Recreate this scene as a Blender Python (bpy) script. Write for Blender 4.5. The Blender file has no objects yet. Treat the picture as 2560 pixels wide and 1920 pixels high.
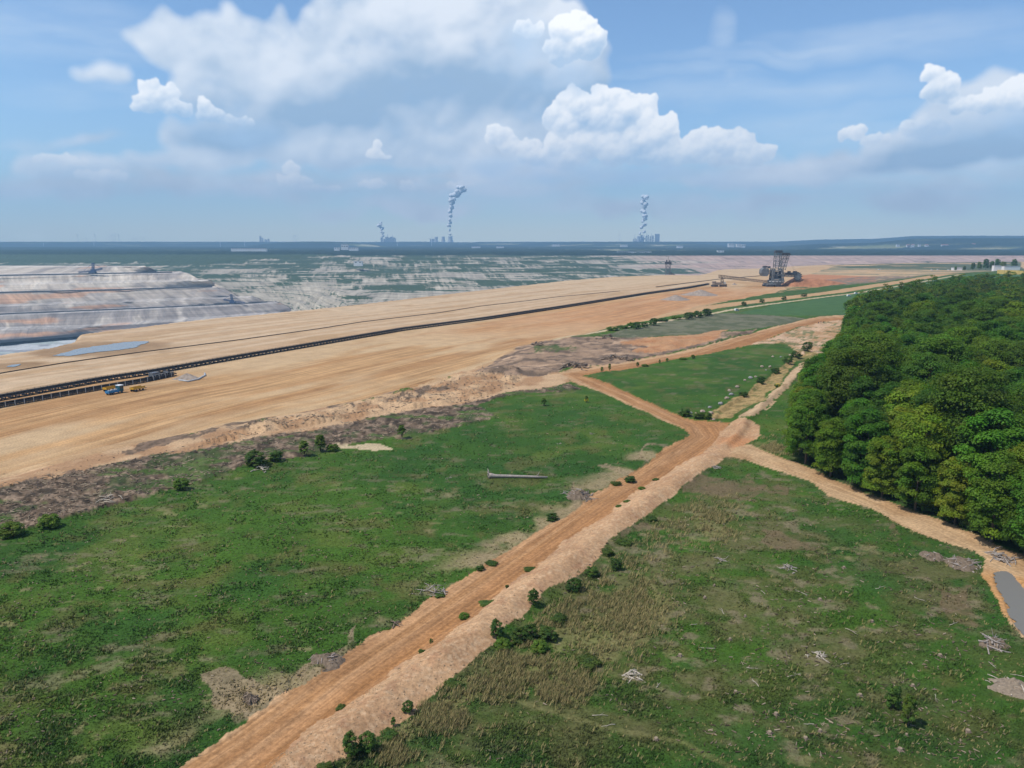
import bpy, bmesh, math, random
import numpy as np
from mathutils import Vector, Matrix

scene = bpy.context.scene
R = math.radians
rng = np.random.default_rng(7)
random.seed(7)

# ------------------------------------------------------------------ camera, world, sun, exposure
CAM_H = 60.0
FPX = 1971.0                 # focal length in pixels of the 2560 x 1920 photograph
HORIZON = 604.0
PITCH = math.atan((960.0 - HORIZON) / FPX)
cam = bpy.data.cameras.new('camera')
cam.sensor_width = 36.0
cam.lens = 36.0 * FPX / 2560.0
cam.clip_start = 0.5
cam.clip_end = 120000.0
cam_obj = bpy.data.objects.new('camera', cam)
scene.collection.objects.link(cam_obj)
cam_obj.location = (0, 0, CAM_H)
cam_obj.rotation_euler = (R(90) - PITCH, 0, 0)
scene.camera = cam_obj

SUN_EL, SUN_AZ = R(58), R(-112)        # azimuth measured clockwise from the view direction (+Y)
sun_dir = Vector((math.cos(SUN_EL) * math.sin(SUN_AZ), math.cos(SUN_EL) * math.cos(SUN_AZ), math.sin(SUN_EL)))
sun = bpy.data.lights.new('sun', 'SUN')
sun.energy = 2.7
sun.angle = R(0.6)
sun.color = (1.0, 0.955, 0.89)
sun_obj = bpy.data.objects.new('sun', sun)
scene.collection.objects.link(sun_obj)
sun_obj.rotation_euler = sun_dir.to_track_quat('Z', 'Y').to_euler()
sun_obj.location = sun_dir * 500

scene.view_settings.view_transform = 'Standard'
scene.view_settings.look = 'None'
scene.view_settings.gamma = 1.0
scene.view_settings.exposure = 0.6
scene.view_settings.use_curve_mapping = False
scene.cycles.use_denoising = True
try:
    scene.cycles.denoiser = 'OPENIMAGEDENOISE'
    scene.cycles.denoising_input_passes = 'RGB_ALBEDO_NORMAL'
    scene.cycles.denoising_prefilter = 'ACCURATE'
except Exception:
    pass
scene.cycles.max_bounces = 6
scene.cycles.diffuse_bounces = 2
scene.cycles.glossy_bounces = 2
scene.cycles.transmission_bounces = 3
scene.cycles.transparent_max_bounces = 16
scene.cycles.volume_bounces = 0
scene.cycles.use_adaptive_sampling = False


def lin(c):
    c = np.asarray(c, float) / 255.0
    return np.where(c <= 0.04045, c / 12.92, ((c + 0.055) / 1.055) ** 2.4)


class NT:
    """small helper to write node trees"""
    def __init__(self, tree):
        self.t = tree
        self.n = tree.nodes
        self.l = tree.links

    def new(self, kind, **kw):
        nd = self.n.new(kind)
        for k, v in kw.items():
            setattr(nd, k, v)
        return nd

    def put(self, sock, val):
        if hasattr(val, 'is_output'):
            self.l.new(val, sock)
        elif val is not None:
            sock.default_value = val

    def math(self, op, a, b=None, c=None, clamp=False):
        nd = self.new('ShaderNodeMath', operation=op, use_clamp=clamp)
        for i, v in enumerate((a, b, c)):
            if v is not None:
                self.put(nd.inputs[i], v)
        return nd.outputs[0]

    def vmath(self, op, a, b=None, c=None):
        nd = self.new('ShaderNodeVectorMath', operation=op)
        for i, v in enumerate((a, b, c)):
            if v is not None:
                self.put(nd.inputs[i], v)
        return nd.outputs['Value'] if op in ('LENGTH', 'DOT_PRODUCT', 'DISTANCE') else nd.outputs[0]

    def noise(self, vec, scale, detail=4, rough=0.55, dist=0.0, dims='3D', color=False):
        nd = self.new('ShaderNodeTexNoise', noise_dimensions=dims)
        self.put(nd.inputs['Vector'], vec)
        nd.inputs['Scale'].default_value = scale
        nd.inputs['Detail'].default_value = detail
        nd.inputs['Roughness'].default_value = rough
        nd.inputs['Distortion'].default_value = dist
        return nd.outputs['Color'] if color else nd.outputs[0]

    def maprange(self, v, a, b, c=0.0, d=1.0, smooth=False):
        nd = self.new('ShaderNodeMapRange', clamp=True)
        if smooth:
            nd.interpolation_type = 'SMOOTHSTEP'
        self.put(nd.inputs[0], v)
        for i, x in enumerate((a, b, c, d)):
            nd.inputs[i + 1].default_value = x
        return nd.outputs[0]

    def mix(self, fac, a, b, blend='MIX'):
        nd = self.new('ShaderNodeMix', data_type='RGBA', blend_type=blend)
        self.put(nd.inputs[0], fac)
        for i, v in ((6, a), (7, b)):
            if hasattr(v, 'is_output'):
                self.l.new(v, nd.inputs[i])
            else:
                nd.inputs[i].default_value = (v[0], v[1], v[2], 1.0)
        return nd.outputs[2]


def px_dir(u, v):
    x = (u - 1280.0) / FPX
    y = (960.0 - v) / FPX
    cp, sp = math.cos(PITCH), math.sin(PITCH)
    d = Vector((x, cp + y * sp, -sp + y * cp))
    return d.normalized()


def ang(u, v):
    d = px_dir(u, v)
    return math.degrees(math.atan2(d.x, d.y)), math.degrees(math.asin(d.z))


def blur(a, r):
    """three box blurs along each axis"""
    for _ in range(3):
        for ax in (0, 1):
            n = int(r)
            if n < 1:
                continue
            p = np.concatenate([np.repeat(a.take([0], ax), n + 1, ax), a, np.repeat(a.take([-1], ax), n, ax)], ax)
            c = np.cumsum(p, ax)
            m = a.shape[ax]
            hi = c.take(range(2 * n + 1, 2 * n + 1 + m), ax); lo = c.take(range(0, m), ax)
            a = (hi - lo) / (2 * n + 1)
    return a


def cnoise(shape, cell, octv, seed, stretch=1.0):
    """fractal value noise on a texel grid"""
    H, W = shape
    rg = np.random.default_rng(seed)
    tot = 0; out = np.zeros(shape); amp = 1.0
    for i in range(octv):
        cx, cy = max(cell * stretch, 1.5), max(cell, 1.5)
        gw, gh = int(W / cx) + 3, int(H / cy) + 3
        g = rg.random((gh, gw))
        x = np.arange(W) / cx; y = np.arange(H) / cy
        ix = x.astype(int); iy = y.astype(int)
        fx = x - ix; fy = y - iy
        fx = fx * fx * (3 - 2 * fx); fy = fy * fy * (3 - 2 * fy)
        r0 = g[iy][:, ix] * (1 - fx) + g[iy][:, ix + 1] * fx
        r1 = g[iy + 1][:, ix] * (1 - fx) + g[iy + 1][:, ix + 1] * fx
        out += amp * (r0 * (1 - fy[:, None]) + r1 * fy[:, None])
        tot += amp; amp *= 0.55; cell *= 0.5
    return out / tot


SKY_AZ, SKY_LO, SKY_HI, TEX = 46.0, -0.5, 22.0, 0.045      # degrees of the sky that holds the modelled clouds


def bake_clouds():
    """cumulus grown from puffs on puffs, lit from the sun's direction; returns an in-memory image"""
    W, H = int(2 * SKY_AZ / TEX), int((SKY_HI - SKY_LO) / TEX)
    rg = np.random.default_rng(5)
    px2tex = math.degrees(1 / FPX) / TEX
    L = np.array((-0.40, 0.80, 0.42)); L /= np.linalg.norm(L)

    def texel(u, v):
        a, e = ang(u, v)
        return (a + SKY_AZ) / TEX, (e - SKY_LO) / TEX

    def grow(blobs, levels, kids, ratio, base=None):
        sph = []
        for (u, v, ru, rv) in blobs:
            cx, cy = texel(u, v)
            cs = math.cos(math.radians(ang(u, v)[0])) ** 1.0
            ru2, rv2 = ru * px2tex * cs, rv * px2tex
            n = max(1, int(round(ru2 / rv2 * 1.6)))
            for i in range(n):
                f = 0 if n == 1 else (i / (n - 1) * 2 - 1) * (1 - rv2 / max(ru2, rv2) * .8)
                r = rv2 * (0.95 - 0.35 * abs(f)) * rg.uniform(.85, 1.1)
                sph.append((cx + f * ru2, cy + rg.uniform(-.1, .12) * rv2, 0.0, r, cy - rv2))
        out = list(sph)
        cur = sph
        for lv in range(levels):
            nxt = []
            for (x, y, z, r, b) in cur:
                for _ in range(kids[lv]):
                    th = rg.uniform(-0.25 * math.pi, 1.25 * math.pi)
                    ph = rg.uniform(0, 0.5 * math.pi)
                    dx, dy, dz = math.cos(th) * math.cos(ph), math.sin(th) * math.cos(ph), math.sin(ph)
                    rr = r * rg.uniform(ratio * .7, ratio * 1.3)
                    yy = y + dy * r * .82
                    if yy - rr < b - r * .15:
                        continue
                    nxt.append((x + dx * r * .82, yy, z + dz * r * .82, rr, b))
            out += nxt
            cur = nxt
        return out

    def splat(sph):
        Hm = np.full((H, W), -1e9); N = np.zeros((3, H, W)); N[2] = 1
        for (x, y, z, r, b) in sph:
            x0, x1 = max(int(x - r), 0), min(int(x + r) + 2, W); y0, y1 = max(int(y - r), 0), min(int(y + r) + 2, H)
            if x1 <= x0 or y1 <= y0:
                continue
            dx = np.arange(x0, x1)[None, :] - x; dy = np.arange(y0, y1)[:, None] - y
            d2 = r * r - dx * dx - dy * dy
            h = np.sqrt(np.maximum(d2, 0))
            sub = Hm[y0:y1, x0:x1]
            m = (d2 > 0) & (z + h > sub)
            sub[m] = (z + h)[m]
            for k, q in enumerate((dx / r + 0 * dy, dy / r + 0 * dx, h / r)):
                N[k, y0:y1, x0:x1][m] = np.broadcast_to(q, m.shape)[m]
        return Hm, N

    def displaced(arrs, amp, cell, seed, octv=4):
        wx = (cnoise((H, W), cell, octv, seed) - .5) * 2 * amp; wy = (cnoise((H, W), cell, octv, seed + 1) - .5) * 2 * amp
        yy, xx = np.mgrid[0:H, 0:W]
        ix = np.clip((xx + wx).astype(int), 0, W - 1); iy = np.clip((yy + wy).astype(int), 0, H - 1)
        return [a[iy, ix] for a in arrs]

    def soft_mask(blobs, spread=1.0):
        m = np.zeros((H, W))
        yy, xx = np.mgrid[0:H, 0:W]
        for (u, v, ru, rv) in blobs:
            cx, cy = texel(u, v)
            d = ((xx - cx) / (ru * px2tex * spread)) ** 2 + ((yy - cy) / (rv * px2tex * spread)) ** 2
            m = np.maximum(m, np.clip(1 - d, 0, 1))
        return m

    el = SKY_LO + (np.arange(H) + .5) * TEX
    RGB = np.zeros((H, W, 3)); A = np.zeros((H, W))

    def over(col, a):
        nonlocal RGB, A
        RGB = RGB * (1 - a[..., None]) + col * a[..., None]
        A = A + a - A * a

    n_big = cnoise((H, W), 130, 6, 11, 1.5); n_mid = cnoise((H, W), 50, 5, 13, 1.3); n_str = cnoise((H, W), 30, 5, 17, 5.0)
    GREY, PALE, WHITE, PINK = np.array((.36, .50, .68)), np.array((.90, .94, 1.0)), np.array((1.16, 1.15, 1.14)), np.array((.84, .82, .86))

    # thin cirrus streaks
    cir = [(1700, 190, 160, 12), (1850, 150, 220, 14), (2040, 118, 190, 12), (1900, 235, 320, 34), (2180, 320, 300, 44), (2300, 90, 300, 40), (240, 110, 420, 60), (60, 60, 300, 60), (300, 250, 300, 30), (1780, 120, 30, 70)]
    m, = displaced([soft_mask(cir, 1.3)], 22, 120, 91)
    over(np.array((.82, .90, .98)), np.clip(m * (n_str * 1.6 - .40), 0, 1) * .42)
    # hazy veil low in the sky with pinkish edges
    veil = [(1750, 480, 460, 48), (2300, 450, 380, 60), (1450, 495, 320, 40), (1050, 440, 360, 48), (2500, 430, 220, 50), (760, 470, 360, 34), (300, 470, 300, 30), (1010, 520, 240, 22), (2050, 430, 260, 36), (60, 345, 150, 14), (1250, 420, 260, 50)]
    m, = displaced([soft_mask(veil, 1.25)], 26, 90, 95)
    a = np.clip(m * 1.5 * (n_str * 2.4 - .55), 0, 1)
    lum = np.clip((n_mid - .36) * 3.2, 0, 1)[..., None]
    over((PINK * .86 + (PINK * 1.12 - PINK * .86) * lum), blur(a, 2) * .80)

    # broad soft masses
    soft = [(1010, 120, 250, 120), (1190, 70, 230, 110), (1100, 20, 260, 70), (1330, 190, 180, 100), (880, 200, 200, 110), (480, 110, 110, 70), (610, 150, 150, 85), (700, 235, 240, 80), (1060, 290, 420, 75), (1240, 330, 240, 70),
            (470, 398, 150, 26), (560, 335, 150, 46), (800, 385, 240, 40), (2430, 330, 170, 80), (2530, 300, 130, 90), (2330, 380, 170, 34), (262, 190, 66, 18), (190, 425, 130, 28), (1250, 8, 120, 22), (1060, 370, 240, 36), (960, 345, 130, 60), (640, 380, 120, 26), (1000, 330, 300, 60), (1330, 300, 120, 90), (700, 330, 200, 50), (1150, 410, 160, 26), (2180, 420, 200, 20), (1900, 455, 200, 16)]
    Hm, N = splat(grow(soft, 3, (9, 6, 4), .5))
    al = (Hm > -1e8).astype(float)
    lit = np.clip(N[0] * L[0] + N[1] * L[1] + N[2] * L[2], -1, 1)
    al, lit = displaced([al, lit], 13, 40, 101, 6)
    al = np.clip(blur(al, 5) * 1.4 - .26 + (n_mid - .5) * .9 + (n_big - .5) * .5, 0, 1)
    lit = blur(lit, 9) * .6 + blur(lit, 3) * .4
    dark = [(1150, 225, 260, 66), (800, 300, 230, 46), (560, 342, 150, 40), (1420, 250, 130, 48), (2520, 345, 140, 40), (2350, 405, 180, 22)]
    dm, = displaced([soft_mask(dark, 1.15)], 26, 80, 111)
    dm = blur(dm, 10)
    l = np.clip(.60 + .55 * lit - .95 * dm * (.45 + 1.1 * n_mid) + (n_big - .5) * 1.0 + (n_mid - .5) * .7, 0, 1)[..., None]
    over(GREY + (PALE - GREY) * l, al * .93)
    # bright cumulus towers
    bright = [(1470, 300, 84, 66), (1515, 262, 40, 40), (1580, 290, 54, 48), (1440, 365, 84, 46), (1560, 370, 130, 48), (1650, 345, 36, 46), (1690, 390, 120, 34), (1750, 350, 34, 30), (1800, 368, 72, 42), (1870, 390, 64, 28), (1830, 345, 28, 24), (1410, 402, 60, 28),
              (1245, 342, 26, 24), (1295, 368, 50, 22), (1345, 398, 56, 22), (1320, 76, 36, 20), (1425, 76, 56, 40), (1470, 112, 40, 44), (1390, 118, 30, 26), (1400, 150, 30, 18),
              (398, 236, 40, 26), (366, 262, 32, 26), (440, 272, 34, 18), (525, 290, 36, 16), (585, 306, 46, 11), (510, 268, 16, 18), (2330, 188, 24, 18), (2345, 228, 38, 32), (2310, 325, 58, 24), (2185, 352, 36, 13), (2125, 335, 28, 17),
              (2440, 268, 60, 20), (2500, 252, 54, 30), (2555, 240, 60, 30), (735, 455, 44, 20), (728, 425, 16, 16), (790, 474, 60, 9), (1016, 467, 16, 12), (930, 462, 38, 12), (946, 362, 9, 12), (936, 386, 20, 12), (955, 392, 26, 8), (1150, 463, 36, 8), (150, 402, 60, 12), (250, 440, 60, 14), (1130, 470, 14, 10)]
    Hm, N = splat(grow(bright, 3, (11, 7, 4), .48))
    al = (Hm > -1e8).astype(float)
    lit = np.clip(N[0] * L[0] + N[1] * L[1] + N[2] * L[2], -1, 1)
    al, lit = displaced([al, lit], 4.6, 12, 121, 5)
    n_fin = cnoise((H, W), 12, 4, 19)
    al = np.clip(blur(al, 1) * 1.7 - .36 + (n_mid - .5) * .5 + (n_fin - .5) * .5, 0, 1)
    lit = blur(lit, 1) * .40 + blur(lit, 5) * .60 + (n_fin - .5) * .35
    bm = blur(soft_mask([(1500, 440, 330, 40), (1800, 440, 160, 30), (1420, 170, 80, 40), (470, 330, 220, 40), (2450, 320, 200, 40), (1330, 430, 120, 30), (2300, 365, 120, 20), (740, 490, 120, 14)], 1.2), 6)
    l = np.clip(.40 + .66 * lit - .50 * bm + (n_mid - .5) * .7, 0, 1)[..., None]
    colr = GREY * 1.2 + (WHITE - GREY * 1.2) * np.clip(l * 1.25, 0, 1)
    fade = np.clip((el - 3.0) / 5.0, 0, 1)[:, None]
    warm = np.array((.92, .86, .86))
    colr = colr * (.55 + .45 * fade[..., None]) + warm * .45 * (1 - fade[..., None])
    over(colr, al * (.62 + .36 * fade) * (1 - .35 * bm))
    # grey scud drifting in front of the towers
    scud = [(470, 310, 120, 26), (560, 330, 130, 30), (1400, 200, 110, 34), (1260, 400, 140, 26), (1560, 440, 300, 24), (2420, 330, 110, 30), (2520, 320, 80, 40), (1300, 130, 90, 60)]
    m, = displaced([soft_mask(scud, 1.2)], 24, 70, 131)
    over(GREY * 1.32, np.clip(blur(m, 3) * (n_mid * 2.6 - .55), 0, 1) * .62)
    A *= np.clip((el - 0.2) / 1.2, 0, 1)[:, None]
    img = bpy.data.images.new('cloud_cover', W, H, alpha=True, float_buffer=True)
    img.colorspace_settings.name = 'Non-Color'
    img.alpha_mode = 'CHANNEL_PACKED'
    buf = np.dstack([RGB / np.maximum(A, 1e-4)[..., None].clip(1e-3) if False else RGB, A]).astype(np.float32)
    img.pixels.foreach_set(np.ascontiguousarray(buf).ravel())
    img.update()
    img.pack()
    return img


CLOUD_GAIN = 7.2


def build_world():
    w = bpy.data.worlds.new('World')
    scene.world = w
    w.use_nodes = True
    t = NT(w.node_tree)
    t.n.clear()
    out = t.new('ShaderNodeOutputWorld')
    bg = t.new('ShaderNodeBackground')
    bg.inputs['Strength'].default_value = 0.1
    tc = t.new('ShaderNodeTexCoord').outputs['Generated']
    sep = t.new('ShaderNodeSeparateXYZ')
    t.l.new(tc, sep.inputs[0])
    zc = t.math('MAXIMUM', sep.outputs[2], 0.012)
    comb = t.new('ShaderNodeCombineXYZ')
    t.l.new(sep.outputs[0], comb.inputs[0]); t.l.new(sep.outputs[1], comb.inputs[1]); t.l.new(zc, comb.inputs[2])
    sky = t.new('ShaderNodeTexSky', sky_type='NISHITA')
    sky.sun_disc = False
    sky.sun_elevation = SUN_EL
    sky.sun_rotation = SUN_AZ
    sky.altitude = 100
    sky.air_density = 1.0
    sky.dust_density = 0.0
    sky.ozone_density = 6.0
    t.l.new(t.vmath('NORMALIZE', comb.outputs[0]), sky.inputs[0])
    az = t.math('MULTIPLY', t.math('ARCTAN2', sep.outputs[0], sep.outputs[1]), math.degrees(1))
    el = t.math('MULTIPLY', t.math('ARCSINE', sep.outputs[2]), math.degrees(1))
    uv = t.new('ShaderNodeCombineXYZ')
    t.put(uv.inputs[0], t.math('MULTIPLY_ADD', az, 1 / (2 * SKY_AZ), 0.5))
    t.put(uv.inputs[1], t.math('MULTIPLY_ADD', el, 1 / (SKY_HI - SKY_LO), -SKY_LO / (SKY_HI - SKY_LO)))
    im = t.new('ShaderNodeTexImage', image=bake_clouds(), extension='CLIP', interpolation='Linear')
    t.l.new(uv.outputs[0], im.inputs[0])
    # the same broken cumulus goes on all round and overhead
    sc = t.vmath('MULTIPLY', tc, (2.4, 2.4, 4.6))
    n = t.noise(sc, 1.0, 5, 0.55)
    keep = t.math('MAXIMUM', t.maprange(t.math('ABSOLUTE', az), 38.0, 46.0), t.maprange(el, 16.5, 22.0))
    a2 = t.math('MULTIPLY', t.math('MULTIPLY', t.maprange(n, 0.52, 0.62, 0, .9, True), keep), t.maprange(el, 1.0, 6.0))
    c2 = t.mix(t.maprange(n, 0.55, 0.72), tuple(CLOUD_GAIN * x for x in (.95, .97, 1.0)), tuple(CLOUD_GAIN * x for x in (.6, .68, .8)))
    base = t.mix(a2, sky.outputs[0], c2)
    # clouds over sky: sky * (1 - a) + cloud
    inv = t.math('SUBTRACT', 1.0, im.outputs['Alpha'])
    s1 = t.vmath('SCALE', base); t.l.new(inv, s1.node.inputs['Scale'])
    s2 = t.vmath('SCALE', im.outputs['Color']); s2.node.inputs['Scale'].default_value = CLOUD_GAIN
    t.l.new(t.vmath('ADD', s1, s2), bg.inputs['Color'])
    t.l.new(bg.outputs[0], out.inputs['Surface'])
    w.cycles.sampling_method = 'MANUAL'
    w.cycles.sample_map_resolution = 512


build_world()

# ------------------------------------------------------------------ helpers: noise, projection, meshes
COL = scene.collection


def hash2(ix, iy, seed):
    h = (ix.astype(np.int64) * 374761393 + iy.astype(np.int64) * 668265263 + seed * 974634777) & 0xFFFFFFFF
    h = ((h ^ (h >> 13)) * 1274126177) & 0xFFFFFFFF
    h = h ^ (h >> 16)
    return (h & 0xFFFFFF) / float(0xFFFFFF)


def vnoise(x, y, seed=0):
    ix = np.floor(x); iy = np.floor(y)
    fx = x - ix; fy = y - iy
    fx = fx * fx * (3 - 2 * fx); fy = fy * fy * (3 - 2 * fy)
    ix = ix.astype(np.int64); iy = iy.astype(np.int64)
    a = hash2(ix, iy, seed); b = hash2(ix + 1, iy, seed)
    c = hash2(ix, iy + 1, seed); d = hash2(ix + 1, iy + 1, seed)
    return (a * (1 - fx) + b * fx) * (1 - fy) + (c * (1 - fx) + d * fx) * fy


def fbm(x, y, octv=4, seed=0, gain=0.5):
    s = 0.0; amp = 1.0; tot = 0.0
    for i in range(octv):
        s = s + amp * vnoise(x + 17.3 * i, y - 9.1 * i, seed + i)
        tot += amp
        amp *= gain
        x = x * 2.03; y = y * 2.03
    return s / tot


def sstep(a, b, x):
    t = np.clip((x - a) / (b - a), 0, 1)
    return t * t * (3 - 2 * t)


def project(x, y, z):
    cp, sp = math.cos(PITCH), math.sin(PITCH)
    dz = z - CAM_H
    f = y * cp - dz * sp
    f = np.maximum(f, 1e-3)
    return 1280 + FPX * x / f, 960 - FPX * (y * sp + dz * cp) / f


def at(u, v, z=0.0):
    """point of height z seen at photograph pixel (u, v)"""
    d = px_dir(u, v)
    k = (z - CAM_H) / d.z
    return (d.x * k, d.y * k, z)


def pts(px, z=0.0):
    return np.array([at(u, v, z)[:2] for u, v in px])


def polydist(x, y, poly):
    """distance to an open polyline, with sign (positive on its left) and position along it"""
    best = np.full(x.shape, 1e18); sgn = np.zeros(x.shape); along = np.zeros(x.shape)
    run = 0.0
    for (a, b) in zip(poly[:-1], poly[1:]):
        ex, ey = b[0] - a[0], b[1] - a[1]
        L2 = ex * ex + ey * ey
        tt = np.clip(((x - a[0]) * ex + (y - a[1]) * ey) / L2, 0, 1)
        dx = x - a[0] - tt * ex; dy = y - a[1] - tt * ey
        d2 = dx * dx + dy * dy
        m = d2 < best
        best = np.where(m, d2, best)
        sgn = np.where(m, ex * (y - a[1]) - ey * (x - a[0]), sgn)
        along = np.where(m, run + tt * math.sqrt(L2), along)
        run += math.sqrt(L2)
    return np.sqrt(best) * np.sign(sgn), along


def inpoly(u, v, poly):
    p = np.asarray(poly, float)
    res = np.zeros(u.shape, bool)
    m = (u >= p[:, 0].min()) & (u <= p[:, 0].max()) & (v >= p[:, 1].min()) & (v <= p[:, 1].max())
    uu, vv = u[m], v[m]
    r = np.zeros(uu.shape, bool)
    n = len(p)
    for i in range(n):
        x1, y1 = p[i]; x2, y2 = p[(i + 1) % n]
        if y1 == y2:
            continue
        c = ((y1 > vv) != (y2 > vv)) & (uu < (x2 - x1) * (vv - y1) / (y2 - y1) + x1)
        r ^= c
    res[m] = r
    return res


def mesh_np(name, V, F, col=None, smooth=True, extra=None):
    V = np.ascontiguousarray(V, np.float32); F = np.ascontiguousarray(F, np.int32)
    me = bpy.data.meshes.new(name)
    n = F.shape[1]
    me.vertices.add(len(V)); me.vertices.foreach_set('co', V.ravel())
    me.loops.add(F.size); me.loops.foreach_set('vertex_index', F.ravel())
    me.polygons.add(len(F)); me.polygons.foreach_set('loop_start', np.arange(0, F.size, n, dtype=np.int32))
    try:
        me.polygons.foreach_set('loop_total', np.full(len(F), n, np.int32))
    except Exception:
        pass
    me.update(calc_edges=True)
    me.validate()
    if smooth:
        me.polygons.foreach_set('use_smooth', np.ones(len(me.polygons), bool))
    if col is not None:
        ca = me.color_attributes.new('Col', 'FLOAT_COLOR', 'POINT')
        c4 = np.ones((len(V), 4), np.float32)
        c4[:, :3] = col
        ca.data.foreach_set('color', c4.ravel())
    for k, arr in (extra or {}).items():
        a = me.attributes.new(k, 'FLOAT_VECTOR', 'POINT')
        a.data.foreach_set('vector', np.ascontiguousarray(arr, np.float32).ravel())
    return me


def link(name, me, mat=None, parent=None, **props):
    o = bpy.data.objects.new(name, me)
    COL.objects.link(o)
    if mat is not None and me is not None and hasattr(me, 'materials') and len(me.materials) == 0:
        me.materials.append(mat)
    if parent is not None:
        o.parent = parent
    for k, v in props.items():
        o[k] = v
    return o


def root(name, loc, rz=0.0, label=None, category=None, group=None):
    o = bpy.data.objects.new(name, None)
    o.empty_display_size = 0.5
    COL.objects.link(o)
    o.location = loc
    o.rotation_euler = (0, 0, rz)
    if label: o['label'] = label
    if category: o['category'] = category
    if group: o['group'] = group
    return o


def grid_faces(nr, nc):
    i = np.arange(nr - 1)[:, None] * nc + np.arange(nc - 1)[None, :]
    i = i.ravel()
    return np.stack([i, i + 1, i + nc + 1, i + nc], 1)


# ------------------------------------------------------------------ materials
MATS = {}


def mat_ground(name, fine=1.2, amp=0.5, bump=0.5, dist=0.25, mid=0.12):
    m = bpy.data.materials.new(name); m.use_nodes = True
    t = NT(m.node_tree); t.n.clear()
    out = t.new('ShaderNodeOutputMaterial')
    bs = t.new('ShaderNodeBsdfPrincipled')
    bs.inputs['Roughness'].default_value = 0.93
    bs.inputs['Specular IOR Level'].default_value = 0.12
    at_ = t.new('ShaderNodeAttribute', attribute_name='Col')
    pos = t.new('ShaderNodeNewGeometry').outputs['Position']
    n1 = t.noise(pos, fine, 5, 0.65)
    n2 = t.noise(pos, mid, 4, 0.6)
    f1 = t.maprange(n1, 0.25, 0.75, 1 - amp, 1 + amp)
    f2 = t.maprange(n2, 0.3, 0.7, 0.88, 1.12)
    fac = t.math('MULTIPLY', f1, f2)
    # wheel ruts and dozer lines: a lane attribute gives metres across and along, and how strong they are
    ln = t.new('ShaderNodeAttribute', attribute_name='Lane')
    sp_ = t.new('ShaderNodeSeparateXYZ'); t.l.new(ln.outputs['Vector'], sp_.inputs[0])
    cb_ = t.new('ShaderNodeCombineXYZ'); t.l.new(sp_.outputs[0], cb_.inputs[0]); t.l.new(sp_.outputs[1], cb_.inputs[1])
    rn = t.noise(cb_.outputs[0], 1.0, 4, 0.62, dims='2D')
    lf = t.math('MULTIPLY_ADD', t.maprange(rn, .30, .70, -1, 1), sp_.outputs[2], 1.0)
    fac = t.math('MULTIPLY', fac, lf)
    cm = t.vmath('SCALE', at_.outputs['Color'])
    nd = cm.node
    t.l.new(fac, nd.inputs['Scale'])
    t.l.new(cm, bs.inputs['Base Color'])
    bp = t.new('ShaderNodeBump')
    bp.inputs['Strength'].default_value = bump
    bp.inputs['Distance'].default_value = dist
    t.l.new(n1, bp.inputs['Height'])
    t.l.new(bp.outputs[0], bs.inputs['Normal'])
    t.l.new(bs.outputs[0], out.inputs['Surface'])
    return m


def mat_plain(name, col, rough=0.7, metal=0.0, var=0.25, scale=3.0, spec=0.3, alpha_trans=None):
    if name in MATS:
        return MATS[name]
    m = bpy.data.materials.new(name); m.use_nodes = True
    t = NT(m.node_tree); t.n.clear()
    out = t.new('ShaderNodeOutputMaterial')
    bs = t.new('ShaderNodeBsdfPrincipled')
    bs.inputs['Roughness'].default_value = rough
    bs.inputs['Metallic'].default_value = metal
    bs.inputs['Specular IOR Level'].default_value = spec
    pos = t.new('ShaderNodeTexCoord').outputs['Object']
    n1 = t.noise(pos, scale, 5, 0.65)
    f1 = t.maprange(n1, 0.3, 0.7, 1 - var, 1 + var)
    cc = t.new('ShaderNodeRGB'); cc.outputs[0].default_value = (*[float(x) for x in col], 1)
    cm = t.vmath('SCALE', cc.outputs[0]); t.l.new(f1, cm.node.inputs['Scale'])
    t.l.new(cm, bs.inputs['Base Color'])
    t.l.new(bs.outputs[0], out.inputs['Surface'])
    MATS[name] = m
    return m


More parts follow.
